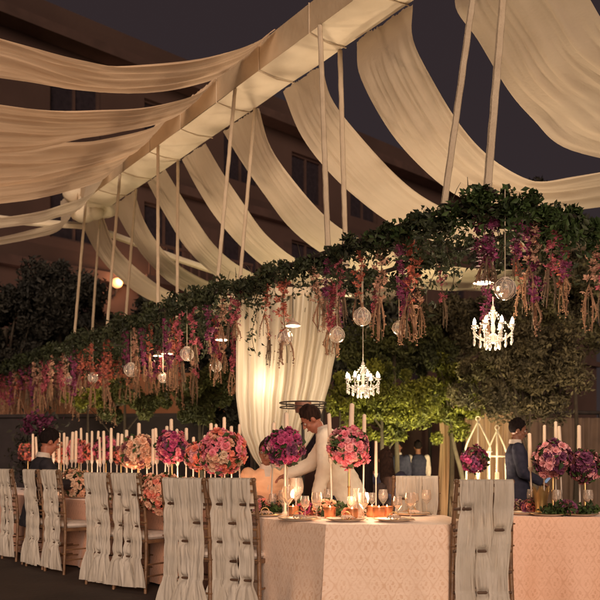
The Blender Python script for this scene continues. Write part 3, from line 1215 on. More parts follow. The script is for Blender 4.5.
def floodlight(loc, target, power, label, color=(1, .66, .36), spot=90, size=.12):
    loc = Vector(loc)
    d = (Vector(target) - loc).normalized()
    ro = empty('floodlight', loc, label, 'floodlight', 'floodlights standing in the garden')
    q = Vector((0, 0, 1)).rotation_difference(d).to_matrix()

    def T(v): return q @ Vector(v) + Vector((0, 0, .16))
    mb = MB()
    pr = [(.0001, -.10), (.06, -.09), (.085, -.02), (.095, .02), (.10, .035), (.088, .035), (.08, .0), (.0001, -.02)]
    m2 = MB()
    m2.lathe(pr, n=16)
    mb.add([T(v) for v in m2.v], m2.f)
    mb.build('housing', M_darkmetal, ro)
    mb = MB()
    m2 = MB()
    m2.lathe([(.0001, .014), (.079, .012), (.079, .018), (.0001, .02)], n=16)
    mb.add([T(v) for v in m2.v], m2.f)
    mb.build('lens', M_bulb, ro)
    mb = MB()
    mb.lathe([(.07, 0), (.07, .012), (.012, .02), (.012, .09), (.0001, .09)], n=12)
    mb.build('base', M_darkmetal, ro)
    light('SPOT', loc + Vector((0, 0, .16)) + d * .06, power, color, target, size, spot)


def lamp_on_facade(px, py, Y, power, label):
    p = P(px, py, Y)
    # project on facade plane
    k = (p - FA).dot(FNor)
    r_ = Vector((p.x, p.y, p.z - E)) / p.y
    # solve along view ray
    # (r*Y - FA).N = .25
    num = .25 + FA.dot(FNor) - Vector((0, 0, E)).dot(FNor)
    den = r_.x * FNor.x + 1.0 * FNor.y
    Yh = num / den
    p = P(px, py, Yh)
    ro = empty('wall_lamp', p, label, 'wall lamp', 'glowing lamps on the building')
    mb = MB()
    mb.ball((0, 0, 0), .16, 12, 8, (1, 1, .9))
    mb.build('globe', mat('orange_globe', (1, .55, .25), emit=1.1, ecol=(1, .45, .18)), ro)
    mb = MB()
    mb.tube([(0, 0, -.15), (-FNor.x * .12, -FNor.y * .12, -.32), (-FNor.x * .3, -FNor.y * .3, -.32)], .03, 6)
    mb.build('bracket', M_darkmetal, ro)
    light('POINT', p + FNor * .35, power, (1, .5, .25), size=.15)


lamp_on_facade(117, 283, 20, 70, 'round orange glowing wall lamp beside the third hanger pole')
lamp_on_facade(152, 284, 20, 50, 'round orange glowing wall lamp just left of the upright hanger pair')


# ------------------------------------------------------------------ trees
def tree(base, crown_c, rx, ry, rz, nleaf, lsize, m, label, clumps=46, trunk_r=.045, group='garden trees behind the tables', cat='tree', open_=.0, lean=None, name='garden_tree'):
    base = Vector(base)
    ro = empty(name, base, label, cat, group)
    cc = Vector(crown_c) - base
    top = cc + Vector((0, 0, rz * .2))
    lean = Vector(lean or (0, 0, 0))
    mb = MB()
    tp = crom([Vector((0, 0, 0)), Vector((.04, .02, cc.z * .35)) + lean, cc * .75 + lean * .5 + Vector((0, 0, -rz * .3)), top], 14)
    mb.tube(tp, [trunk_r * (1.25 - .9 * k / 13) for k in range(14)], 8)
    mb.build('trunk', M_bark, ro)
    cl = []
    for _ in range(clumps):
        d = Vector((R.gauss(0, 1), R.gauss(0, 1), R.gauss(0, 1))).normalized()
        rr = R.random() ** .35 * R.choice((1, 1, 1, .8, 1.22))
        cl.append((cc + Vector((d.x * rx * rr, d.y * ry * rr, d.z * rz * rr)), R.uniform(.10, .32) * (rx + rz) / 2))
    mb = MB()
    for (c, r) in cl[::8]:
        s = tp[R.randint(7, 12)]
        mid = (s + c) / 2 + Vector((0, 0, .06))
        mb.tube(crom([s, mid, c], 6), [trunk_r * .4, trunk_r * .33, trunk_r * .27, trunk_r * .2, trunk_r * .13, trunk_r * .06], 5)
    mb.build('limb', M_bark, ro)
    idx = NR.randint(0, len(cl), nleaf)
    C_ = np.array([tuple(cl[i][0]) for i in idx])
    S_ = np.array([cl[i][1] for i in idx])
    d = NR.randn(nleaf, 3)
    d /= np.linalg.norm(d, axis=1)[:, None]
    pts = C_ + d * (S_ * (.55 + .5 * NR.rand(nleaf)))[:, None]
    keep = pts[:, 2] + base.z > .35
    leaf_mesh('crown', pts[keep], lsize, m, ro, updir=.5, aspect=.42)
    return ro


def tree_px(px, py, Y, rpx, rpy, n, ls, m, label, bx=None, **k):
    c = P(px, py, Y)
    bx_ = P(bx if bx is not None else px, py, Y).x
    tree((bx_, Y, 0), c, rpx * Y / F, min(rpx, rpy) * 1.0 * Y / F, rpy * Y / F, n, ls, m, label, **k)


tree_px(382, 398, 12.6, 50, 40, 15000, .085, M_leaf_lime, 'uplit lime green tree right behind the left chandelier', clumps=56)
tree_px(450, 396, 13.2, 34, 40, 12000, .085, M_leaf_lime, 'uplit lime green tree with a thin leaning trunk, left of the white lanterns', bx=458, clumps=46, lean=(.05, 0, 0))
tree_px(395, 352, 13.5, 66, 24, 11000, .09, M_leaf_mid, 'dim green tree crown above the lime green trees', clumps=50)
tree_px(522, 372, 12.0, 62, 46, 24000, .075, M_leaf_brown, 'dull olive tree with a wide crown behind the navy suited man', bx=532, clumps=80)
tree_px(450, 330, 14.5, 60, 34, 13000, .09, M_leaf_brown, 'brownish tree crown behind the brighter chandelier', clumps=60)
tree_px(575, 300, 15.0, 60, 50, 15000, .10, M_leaf_brown, 'tall dull tree at the right edge behind the flower frame', clumps=60)
tree_px(340, 405, 12.2, 14, 13, 700, .11, M_leaf_lime, 'small bright lime green bush beside the bending waiter', clumps=10, trunk_r=.03)
tree_px(200, 398, 13.0, 44, 30, 13000, .08, M_leaf_mid, 'green bushy tree left of the tall curtain', clumps=34)
tree_px(125, 398, 13.6, 46, 18, 8500, .08, M_leaf_mid, 'low green tree over the orange garden wall', clumps=24)
tree_px(88, 398, 13.2, 22, 9, 1100, .11, M_leaf_lime, 'small yellow green shrub lit from the wall top at left', clumps=12, trunk_r=.03)
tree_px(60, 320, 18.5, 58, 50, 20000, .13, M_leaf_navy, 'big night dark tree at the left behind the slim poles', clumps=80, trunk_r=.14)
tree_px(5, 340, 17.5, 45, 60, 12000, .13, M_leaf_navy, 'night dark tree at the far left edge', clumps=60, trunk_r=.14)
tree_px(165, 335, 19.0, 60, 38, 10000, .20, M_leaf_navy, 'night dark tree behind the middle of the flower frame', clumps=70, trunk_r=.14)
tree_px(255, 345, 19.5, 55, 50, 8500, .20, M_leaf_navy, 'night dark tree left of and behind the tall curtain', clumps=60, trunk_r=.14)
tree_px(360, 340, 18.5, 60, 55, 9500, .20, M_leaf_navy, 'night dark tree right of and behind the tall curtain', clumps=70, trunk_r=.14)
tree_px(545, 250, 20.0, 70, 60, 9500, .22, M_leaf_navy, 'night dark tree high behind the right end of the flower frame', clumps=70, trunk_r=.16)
tree_px(225, 418, 14.2, 38, 18, 3600, .14, M_leaf_navy, 'dark hedge like shrub behind the big pink flower ball', clumps=24)

# pink bougainvillea at left edge
c = P(38, 424, 12.5)
ro = empty('flowering_shrub', (c.x, c.y, 0), 'shrub with purple pink blossoms at the left edge behind the seated man', 'shrub')
mb = MB()
for k in range(5):
    mb.tube([(0, 0, 0), (R.uniform(-.1, .1), R.uniform(-.1, .1), .8), (R.uniform(-.25, .25), R.uniform(-.2, .2), c.z)], [.02, .014, .006], 5)
mb.build('stem', M_bark, ro)
cs = NR.randn(420, 3) * np.array([.10, .09, .07]) + np.array([0, 0, c.z])
leaf_mesh('blossoms', cs, .07, mat('bougainvillea', (.16, .03, .08), (.10, .02, .05), island=.4), ro, aspect=.8)
cs = NR.randn(900, 3) * np.array([.2, .2, .3]) + np.array([0, 0, c.z - .5])
leaf_mesh('leaves', cs, .09, M_leaf_navy, ro)


# ------------------------------------------------------------------ curtains
def curtain(name, edgesL, edgesR, Y, label, m, folds, amp, loc_z=0, cat='curtain', ny=44, nx=90, wob=0.0):
    """hanging cloth between two surveyed edge lines"""
    ys = [e[1] for e in edgesL]
    y0, y1 = ys[0], ys[-1]
    c0 = P((edgesL[0][0] + edgesR[0][0]) / 2, y0, Y)
    ph = [R.uniform(0, 6) for _ in range(4)]

    def ip(E_, y):
        for a, b in zip(E_[:-1], E_[1:]):
            if a[1] <= y <= b[1]:
                f = (y - a[1]) / (b[1] - a[1])
                f = f * f * (3 - 2 * f) * .4 + f * .6
                return a[0] + (b[0] - a[0]) * f
        return E_[-1][0]
    vs, fs = [], []
    for i in range(ny + 1):
        y = y0 + (y1 - y0) * i / ny
        xl, xr = ip(edgesL, y), ip(edgesR, y)
        for k in range(nx + 1):
            u = k / nx
            x = xl + (xr - xl) * u
            v_ = i / ny
            h = (math.sin(u * folds * 2 * PI + ph[0] + 2.4 * mnoise.noise(Vector((u * 3, v_ * 1.2, ph[1])))) * .55
                 + 1.1 * mnoise.noise(Vector((u * folds * 1.7, v_ * 1.3, ph[2]))) + .5 * mnoise.noise(Vector((u * folds * 4.2, v_ * 2.2, ph[3])))) * amp
            p = P(x, y, Y)
            p.y += h + wob * math.sin(i * .15)
            vs.append(p - c0)
    for i in range(ny):
        for k in range(nx):
            a = i * (nx + 1) + k
            fs.append((a, a + nx + 1, a + nx + 2, a + 1))
    ro = empty(name, c0, label, cat)
    mb = MB()
    mb.add(vs, fs)
    mb.build('cloth', m, ro, smooth='all')
    return ro, c0


CY = 8.9
# left and right halves of the tall tied curtain
ro, c0 = curtain('tied_curtain', [(236, 296), (236, 340), (236, 395), (240, 430), (250, 452), (264, 474), (270, 490), (262, 560)],
                 [(343, 296), (339, 335), (331, 378), (324, 405), (316, 430), (300, 458), (284, 478), (284, 490), (300, 560)],
                 CY, 'tall cream gathered curtain tied in low, glowing from a lamp behind it', M_curtain, 10, .07)
mb = MB()
bz = P(0, 484, CY).z
bx = (P(270, 484, CY).x + P(284, 484, CY).x) / 2
mb.ring((bx - c0.x, 0, bz - c0.z), .10, .022, 20, 8)
mb.build('tie_back', M_gold, ro)
# the pavilion frame that carries it
zt = P(0, 296, CY).z
fr = empty('pavilion', (P(290, 400, CY).x, CY, 0), 'cream square frame that carries the tall tied curtain', 'frame')
xa, xb = P(233, 300, CY).x - fr.location.x, P(346, 300, CY).x - fr.location.x
mb = MB()
mb.box(((xa + xb) / 2, .02, zt + .05), (xb - xa + .12, .09, .09))
mb.build('top_rail', M_beam, fr, smooth=False)
for x in (xa, xb):
    mb = MB()
    mb.tube([(x * .62 if x > 0 else x * .72, .75, 0), (x * .62 if x > 0 else x * .72, .75, zt)], .03, 8)
    mb.build('post', M_darkmetal, fr)
    mb = MB()
    mb.tube([(x * .62 if x > 0 else x * .72, .75, zt), (x * .62 if x > 0 else x * .72, .02, zt + .05)], .02, 8)
    mb.build('bracket', M_darkmetal, fr)
# lantern behind curtain
lp = P(267, 387, CY + .42)
ro = empty('curtain_lantern', (lp.x, lp.y, 0), 'lit lantern on a stand glowing through the tall curtain', 'lantern')
mb = MB()
mb.lathe([(.14, 0), (.14, .02), (.015, .04), (.015, lp.z - .12), (.08, lp.z - .11), (.0001, lp.z - .10)], n=14)
mb.build('stand', M_darkmetal, ro)
mb = MB()
mb.ball((0, 0, lp.z), .075, 12, 9, (1, 1, 1.5))
mb.build('bulb', M_bulb, ro)
light('POINT', lp + Vector((0, -.22, 0)), 7, (1, .86, .66), size=.06)

# pale far curtains at right
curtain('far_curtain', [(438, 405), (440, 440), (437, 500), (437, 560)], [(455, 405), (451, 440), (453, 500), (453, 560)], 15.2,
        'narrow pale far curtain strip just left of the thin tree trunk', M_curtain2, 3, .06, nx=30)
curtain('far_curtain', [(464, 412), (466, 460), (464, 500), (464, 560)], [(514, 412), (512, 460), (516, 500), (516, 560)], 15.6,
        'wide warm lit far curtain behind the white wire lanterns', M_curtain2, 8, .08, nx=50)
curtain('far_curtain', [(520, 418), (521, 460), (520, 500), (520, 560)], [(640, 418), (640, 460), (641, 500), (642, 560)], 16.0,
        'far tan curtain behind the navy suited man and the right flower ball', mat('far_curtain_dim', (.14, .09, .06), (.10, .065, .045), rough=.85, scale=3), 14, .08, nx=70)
mb = MB()
a, b = P(430, 410, 15.9), P(660, 414, 16.4)
mb.tube([a, b], .04, 8)
for px_ in (430, 518, 600, 660):
    q = P(px_, 412, 15.9 + (px_ - 430) / 230 * .5)
    mb.tube([(q.x, q.y, 0), (q.x, q.y, q.z)], .035, 8)
tag(mb.build('curtain_rail', M_darkmetal), 'dark rail on posts from which the far curtains hang', 'rail')


def wire_lantern(px, pyt, pyb, Y, wpx, label):
    b = P(px, pyb, Y)
    zt_ = P(px, pyt, Y).z
    w_ = wpx * Y / F / 2
    ro = empty('wire_lantern', (b.x, b.y, .0), label, 'lantern', 'white wire lanterns at the far right')
    mb = MB()
    for k in range(6):
        a = 2 * PI * k / 6 + .3
        d = Vector((math.cos(a) * w_, math.sin(a) * w_, 0))
        mb.tube(crom([d + Vector((0, 0, .72)), d + Vector((0, 0, .72 + (zt_ - .72) * .45)), d * 1.05 + Vector((0, 0, .72 + (zt_ - .72) * .62)), d * .45 + Vector((0, 0, .72 + (zt_ - .72) * .85)), Vector((0, 0, zt_))], 14), .012, 6)
    mb.ring((0, 0, .74), w_, .013, 22, 6)
    mb.ring((0, 0, .72 + (zt_ - .72) * .55), w_ * 1.04, .013, 22, 6)
    mb.ring((0, 0, zt_ + .04), .035, .008, 14, 6, nrm=(0, 1, 0))
    mb.build('cage', M_whitemetal, ro)
    mb = MB()
    mb.lathe([(.22, 0), (.22, .02), (.03, .05), (.03, .70), (w_ * 1.05, .71), (w_ * 1.05, .73), (.0001, .73)], n=16)
    mb.build('pedestal', M_whitemetal, ro)
    mb = MB()
    mb.lathe([(.035, .73), (.035, .98), (.0001, .985)], n=12)
    cn = mb.build('candle', M_candle, ro)
    mb = MB()
    mb.lathe([(.0001, .985), (.012, 1.0), (.014, 1.02), (.0001, 1.06)], n=8)
    mb.build('flame', M_bulb2, cn)
    light('POINT', (b.x, b.y, 1.12), 14, (1, .72, .42), size=.05)


wire_lantern(478, 421, 470, 12.8, 26, 'white wire lantern with a pointed top, left one behind the purple flower ball')
wire_lantern(497, 430, 470, 13.2, 20, 'smaller white wire lantern just left of the navy suited man')

# ------------------------------------------------------------------ tables
TH = .73


def table(outline, label, mcloth, seed, bottom=.02, legs=True):
    cen = Vector((sum(p[0] for p in outline) / len(outline), sum(p[1] for p in outline) / len(outline), 0))
    ro = empty('banquet_table', cen, label, 'table')
    loop = [Vector((p[0], p[1], 0)) - cen for p in outline]
    # resample
    pts = []
    n = len(loop)
    for i in range(n):
        a, b = loop[i], loop[(i + 1) % n]
        k = max(2, int((b - a).length / .035))
        for j in range(k):
            pts.append(a + (b - a) * j / k)
    N_ = len(pts)
    L0 = [0]
    for i in range(1, N_ + 1):
        L0.append(L0[-1] + (pts[i % N_] - pts[i - 1]).length)
    area = sum(loop[i].x * loop[(i + 1) % n].y - loop[(i + 1) % n].x * loop[i].y for i in range(n))
    sg = 1 if area > 0 else -1
    nr = []
    for i in range(N_):
        t = (pts[(i + 1) % N_] - pts[i - 1]).normalized()
        nr.append(Vector((t.y, -t.x, 0)) * sg)
    rows = 18
    mb = MB()
    uv = []
    vs, fs = [], []
    for r in range(rows + 1):
        s = r / rows
        for i in range(N_ + 1):
            k = i % N_
            x = L0[i]
            w_ = (math.sin(x * 9 + seed) * .5 + math.sin(x * 17.3 + seed * 2) * .35 + math.sin(x * 4.1 + seed) * .5)
            off = (.012 * (1 - (1 - min(1, s * 9)) ** 2)) + s ** 1.1 * (.05 + .034 * w_ + .05 * mnoise.noise(Vector((x * 3.2, s * .8, seed))) + .02 * mnoise.noise(Vector((x * 9, s * 2.0, seed + 4))))
            z = TH - (TH - bottom) * s
            if r == 0: z = TH
            p = pts[k] + nr[k] * off
            vs.append((p.x, p.y, z))
            uv.append((x, z))
    W = N_ + 1
    for r in range(rows):
        for i in range(N_):
            a = r * W + i
            f = (a, a + W, a + W + 1, a + 1)
            fs.append(f if sg > 0 else f[::-1])
    mb.add(vs, fs)
    mb.uv = uv
    mb.build('cloth_skirt', mcloth, ro, smooth='all')
    # flat top cloth: polygon, triangulated
    bm = bmesh.new()
    bv = [bm.verts.new((p.x, p.y, TH)) for p in loop]
    bv2 = [bm.verts.new((p.x, p.y, TH - .03)) for p in loop]
    f = bm.faces.new(bv)
    bm.faces.new(bv2[::-1])
    bmesh.ops.recalc_face_normals(bm, faces=bm.faces)
    bmesh.ops.triangulate(bm, faces=bm.faces[:])
    me = bpy.data.meshes.new('tabletop')
    bm.to_mesh(me)
    bm.free()
    ul = me.uv_layers.new(name='UVMap')
    for li in me.loops:
        v = me.vertices[li.vertex_index].co
        ul.data[li.index].uv = (v.x, v.y)
    me.materials.append(mcloth)
    o = bpy.data.objects.new('tabletop', me)
    col.objects.link(o)
    o.parent = ro
    if legs:
        for i in range(0, n, max(1, n // 4)):
            p = loop[i] * .9
            mb = MB()
            mb.tube([(p.x, p.y, 0), (p.x, p.y, TH - .032)], .018, 8)
            mb.build('leg', M_darkmetal, ro)
    return ro


table([(.17, 5.17), (.96, 5.15), (1.12, 5.6), (1.10, 6.10), (.5, 6.35), (.22, 6.75), (-.02, 7.25), (-.62, 6.72), (-.42, 6.35), (-.26, 5.72)],
      'damask covered banquet table in the centre with its corner towards the viewer', M_cloth_c, 1)
table([(-.66, 6.75), (-.06, 7.28), (-.42, 7.85), (-1.0, 8.65), (-1.75, 9.5), (-3.1, 11.3), (-5.0, 13.7), (-5.9, 13.1), (-4.05, 10.75), (-2.55, 8.85), (-1.85, 8.05), (-1.2, 7.3)],
      'long curving banquet table with russet damask cloth behind the left chairs', M_cloth_l, 2)
table([(1.52, 5.95), (2.9, 5.80), (3.1, 6.9), (1.62, 7.05)],
      'orange damask covered banquet table at the right edge', M_cloth_o, 3)


# ------------------------------------------------------------------ chairs
M_rung = mat('rung_wood', (.11, .06, .035), (.06, .03, .018), rough=.45, scale=12)


def make_chair(seed, label):
    """chiavari chair; faces +Y (away from the lens when rz=0), origin on the floor under the seat"""
    ro = empty('chiavari_chair', (0, 0, 0), label, 'chair')
    hw = .19
    SH = .45
    for s in (-1, 1):
        mb = MB()
        mb.tube(crom([(s * (hw + .015), -.215, 0), (s * hw, -.19, .42), (s * (hw - .004), -.205, .72), (s * (hw - .012), -.25, 1.0)], 14), [.0135, .014, .0145, .015, .0155, .0155, .0155, .015, .015, .0145, .014, .014, .0135, .013], 10)
        for z in (.2, .44, .60, .74, .88):
            f = z
            y = -.215 + .025 * min(1, f / .42) - .06 * max(0, (f - .45) / .55)
            mb.ring((s * (hw + .015 - .015 * min(1, f / .42)), y, z), .0145, .005, 12, 6)
        mb.ball((s * (hw - .012), -.252, 1.008), .018, 10, 6)
        mb.build('rear_leg', M_wood, ro)
        mb = MB()
        mb.tube([(s * (hw + .01), .20, 0), (s * hw, .19, .20), (s * hw, .19, .42)], [.011, .014, .016], 10)
        mb.ring((s * hw, .19, .22), .015, .005, 12, 6)
        mb.ring((s * hw, .19, .26), .015, .005, 12, 6)
        mb.build('front_leg', M_wood, ro)
        mb = MB()
        for z in (.14, .24):
            mb.tube([(s * (hw + .01), -.20, z), (s * (hw + .004), .19, z)], .008, 6)
        mb.build('side_stretcher', M_wood, ro)
    for y, z in ((.19, .16), (.19, .27), (-.20, .20)):
        mb = MB()
        mb.tube([(-hw, y, z), (hw, y, z)], .008, 6)
        mb.build('stretcher', M_wood, ro)
    for z, y in ((.985, -.246), (.93, -.238), (.66, -.207), (.60, -.202)):
        mb = MB()
        mb.tube([(-hw, y, z), (hw, y, z)], .010, 8)
        mb.build('back_rail', M_wood, ro)
    for k in range(5):
        x = -hw + (k + 1) * 2 * hw / 6
        mb = MB()
        mb.tube([(x, -.205, .66), (x, -.238, .93)], .007, 6)
        mb.build('spindle', M_wood, ro)
    mb = MB()
    mb.box((0, 0, .435), (.40, .40, .03))
    mb.build('seat_frame', M_wood, ro, smooth=False)
    mb = MB()
    mb.lathe([(.0001, .452), (.19, .452), (.208, .47), (.205, .49), (.16, .508), (.0001, .512)], n=24)
    # squarish cushion
    vv = []
    for (x, y, z) in mb.v:
        r = math.hypot(x, y)
        if r > 1e-6:
            a = math.atan2(y, x)
            k = 1 / max(abs(math.cos(a)), abs(math.sin(a)))
            k = 1 + (k - 1) * .75
            x, y = x * k * .93, y * k * .93
        vv.append((x, y, z))
    mb.v = vv
    mb.build('seat_cushion', M_seat, ro)
    # sheer cloth strips woven through the ladder of the back
    rr = random.Random(seed)
    rows = (.835, .70, .565, .43, .30)

    def yb(z):
        return -.250 + .045 * min(1, max(0, (1.0 - z) / .45))
    for i, z in enumerate(rows):
        mb = MB()
        mb.tube([(-hw, yb(z), z), (0, yb(z) - .004, z + .001), (hw, yb(z), z)], .0095, 8)
        mb.build('rung', M_rung, ro)
    NS = 3
    nz, nx = 84, 26
    for j in range(NS):
        cx0 = -(hw - .028) + (j + .5) * 2 * (hw - .028) / NS
        ph = [rr.uniform(0, 6) for _ in range(5)]
        side = [(1 if (i + j + seed) % 2 == 0 else -1) for i in range(len(rows))]     # 1: strip runs behind this rung
        side = [(q if rr.random() > .15 else -q) if rr.random() < .8 else -1 for q in side]
        hwid = [rr.uniform(.046, .056) if q > 0 else rr.uniform(.058, .066) for q in side]
        vs, fs = [], []
        zb_ = .035 + rr.uniform(0, .02)
        for i in range(nz + 1):
            v = i / nz
            z = 1.004 - v * (1.004 - zb_)
            W = .063
            push = -.022
            beh = 0.0
            if z < rows[-1]:
                W += .085 * min(1, (rows[-1] - z) / .26)
                push -= .012
            for q, zr, hw_ in zip(side, rows, hwid):
                g_ = math.exp(-((z - zr) / .045) ** 2)
                W = W * (1 - g_) + hw_ * g_
                g2 = math.exp(-((z - zr) / .024) ** 2)
                if q > 0: beh = max(beh, g2)
            cx = cx0 + .010 * math.sin(v * 5 + ph[0])
            for k in range(nx + 1):
                u = -1 + 2 * k / nx
                f = (1.5 * mnoise.noise(Vector((u * 1.9 + ph[1], v * 3.1, j + seed))) + .9 * (1 - 2.6 * abs(mnoise.noise(Vector((u * 3.1 + ph[2], v * 2.2, j + seed + 7)))))
                     + .3 * mnoise.noise(Vector((u * 5 + ph[3], v * 6, 3))))
                near = min(abs(z - zr) for zr in rows)
                am = .0075 * min(1, near / .05) + .004
                bh = beh * math.exp(-((u - .25 * math.sin(ph[4] + i * .01)) / .62) ** 4)
                y = (yb(z) + push - am * (f + .3) - .003 * j) * (1 - bh) + (yb(z) + .016) * bh
                top = min(1, (1.004 - z) / .02)
                vs.append((cx + u * W, y, z))
        for i in range(nz):
            for k in range(nx):
                a_ = i * (nx + 1) + k
                fs.append((a_, a_ + nx + 1, a_ + nx + 2, a_ + 1))
        # fold over the top rail and a short tail inside
        base0 = len(vs)
        for i in range(1, 18):
            for k in range(nx + 1):
                x, y, z = vs[k]
                if i <= 7:
                    an = PI * i / 7
                    vs.append((x, -.25 + (y + .25) * math.cos(an), z + .020 * math.sin(an)))
                else:
                    vs.append((x, -.25 - (y + .25) + .006 * math.sin(x * 60 + i * .3), z - .02 * (i - 7)))
        for i in range(17):
            for k in range(nx):
                if i == 0:
                    a_, b_ = k, base0 + k
                else:
                    a_, b_ = base0 + (i - 1) * (nx + 1) + k, base0 + i * (nx + 1) + k
                fs.append((a_, a_ + 1, b_ + 1, b_))
        mb = MB()
        mb.add(vs, fs)
        mb.build('cloth_strip', M_chaircloth, ro, smooth='all')
    return ro


ch1 = make_chair(3, 'wooden chair with cream draped back, nearest one at right in front of the two tables')
ch1.location = (1.150, 5.08 + .22, 0)
ch1.rotation_euler = (0, 0, math.radians(3))
ch2 = make_chair(8, 'draped gilt chair at left, right one of the two nearest left chairs')
grp = 'draped chairs in a row along the left table'
ch1['group'] = 'draped gilt chairs'
ch2['group'] = grp


def chair_at(src, px, Y, rzdeg, label, group, first=False, mirror=False, sc_=1.0, sz=1.0):
    x = (px - 300) * Y / F
    a = math.radians(rzdeg)
    loc = Vector((x, Y, 0)) - Vector((-math.sin(a), math.cos(a), 0)) * -.25   # survey point is the back
    if first:
        src.location = loc
        src.rotation_euler = (0, 0, a)
        src['label'] = label
        return src
    return dup(src, loc, a, label, group, (sc_ * (-1 if mirror else 1), sc_, sz))


chair_at(ch2, 231, 5.62, -22, 'draped gilt chair, right one of the nearest pair of left chairs', grp, first=True)
chair_at(ch1, 183, 5.72, -26, 'draped gilt chair, left one of the nearest pair of left chairs', grp)
chair_at(ch2, 126, 7.0, -36, 'draped chair in front of the peach flower ball, right one of the middle pair', grp, mirror=True, sz=1.02)
chair_at(ch1, 97, 7.3, -38, 'draped chair in front of the pink flower balls, left one of the middle pair', grp, sz=1.02)
chair_at(ch2, 51, 8.2, -46, 'draped chair with the dark suited man just behind it', grp, sz=1.04)
chair_at(ch1, 31, 8.6, -48, 'draped chair that the dark suited man at left sits on', grp, sz=1.04)
chair_at(ch2, 6, 9.3, -48, 'draped chair at the far left edge of the picture', grp, mirror=True, sz=1.04)
chair_at(ch1, 418, 6.45 + .0, 180 + 4, 'draped chair across the centre table, its covered back facing the viewer from behind the table', 'draped gilt chairs', sz=1.0).location = ((418 - 300) * 6.5 / F, 6.62, 0)
# across-table chair: show the draped side to the viewer
for o in bpy.data.objects:
    if o.parent is None and 'across the centre table' in str(o.get('label', '')):
        o.rotation_euler = (0, 0, math.radians(-3))
        o.location = ((418 - 300) * 6.5 / F, 6.80, 0)
        o['label'] = 'draped chair standing on the far side of the centre table below the two vested waiters'

# ------------------------------------------------------------------ garden floodlights
fl = [((1.2, 8.9, 0), (2.4, 8.6, 5), 470, 'floodlight aimed up at the widest ceiling swag', (1, .76, .53), 100),
      ((-.9, 10.3, 0), (.3, 9.8, 5), 460, 'floodlight aimed up at the swag behind the middle hanger poles', (1, .76, .53), 100),
      ((3.6, 8.2, 0), (3.4, 7.6, 5), 370, 'floodlight behind the right table aimed at the top right swag', (1, .76, .53), 100),
      ((-3.0, 13.6, 0), (-2.4, 13.0, 5), 470, 'floodlight under the far end of the beam', (1, .77, .54), 100),
      ((-4.2, 6.6, 0), (-3.2, 7.4, 5), 370, 'floodlight outside the left edge aimed at the amber swags', (1, .70, .48), 110),
      ((-5.8, 9.8, 0), (-4.4, 10.2, 5), 330, 'floodlight left of the long table aimed at the stacked swags', (1, .70, .48), 110),
      ((-5, 18.3, 0), (-7, 24, 7), 900, 'floodlight washing the left part of the building', (1, .58, .42), 110),
      ((3, 21.0, 0), (1, 30, 9), 1100, 'floodlight washing the middle part of the building', (1, .58, .42), 110),
      ((1.25, 11.6, 0), (1.4, 12.6, 1.9), 460, 'floodlight under the lime green tree behind the chandelier', (1, .86, .46), 110),
      ((2.5, 12.1, 0), (2.4, 13.2, 1.9), 420, 'floodlight under the lime green tree with a leaning trunk', (1, .86, .46), 110),
      ((.55, 11.5, 0), (.62, 12.2, 2), 45, 'floodlight under the small bright bush', (1, .86, .46), 90),
      ((3.6, 10.4, 0), (3.5, 12, 2.6), 260, 'floodlight under the wide olive tree', (1, .76, .5), 110),
      ((-1.7, 12.2, 0), (-1.6, 13, 2.1), 130, 'floodlight under the bushy tree left of the tall curtain', (1, .82, .5), 110),
      ((-3.6, 12.6, 0), (-3.5, 13.5, 2.1), 50, 'floodlight under the yellow green shrub at left', (1, .85, .45), 110),
      ((-3.0, 15.6, 0), (-3.4, 17, 2.0), 160, 'floodlight washing the orange garden wall', (1, .58, .3), 130),
      ((2.9, 13.9, 0), (3.0, 15.5, 1.2), 70, 'floodlight washing the far curtains', (1, .66, .36), 130)]
for (l, t_, pw, lab, c_, sp_) in fl:
    floodlight(l, t_, pw, lab, c_, sp_)

# ------------------------------------------------------------------ flowers on stands


def rosette(mb, c, nrm, s, mi):
    q = Vector((0, 0, 1)).rotation_difference(Vector(nrm)) @ Quaternion((0, 0, 1), R.uniform(0, 6))
    for ring_, (n, r0, tilt, z) in enumerate(((6, 1.0, .15, 0), (5, .72, .75, .10), (4, .45, 1.25, .16))):
        for k in range(n):
            a = 2 * PI * (k + .5 * ring_) / n
            d = Vector((math.cos(a), math.sin(a), 0))
            u = Vector((-math.sin(a), math.cos(a), 0))
            ct, st = math.cos(tilt), math.sin(tilt)
            b = Vector((0, 0, z * s))
            m = b + (d * ct + Vector((0, 0, st))) * s * r0 * .6
            e = b + (d * ct * .95 + Vector((0, 0, st * 1.0 + .05))) * s * r0
            vs = [b, m + u * s * r0 * .42, e + u * s * r0 * .26, e - u * s * r0 * .26 + Vector((0, 0, .0)), m - u * s * r0 * .42, m + Vector((0, 0, -s * .08))]
            mb.add([Vector(c) + q @ x for x in vs], [(0, 1, 5), (0, 5, 4), (1, 2, 5), (2, 3, 5), (3, 4, 5)], mi)


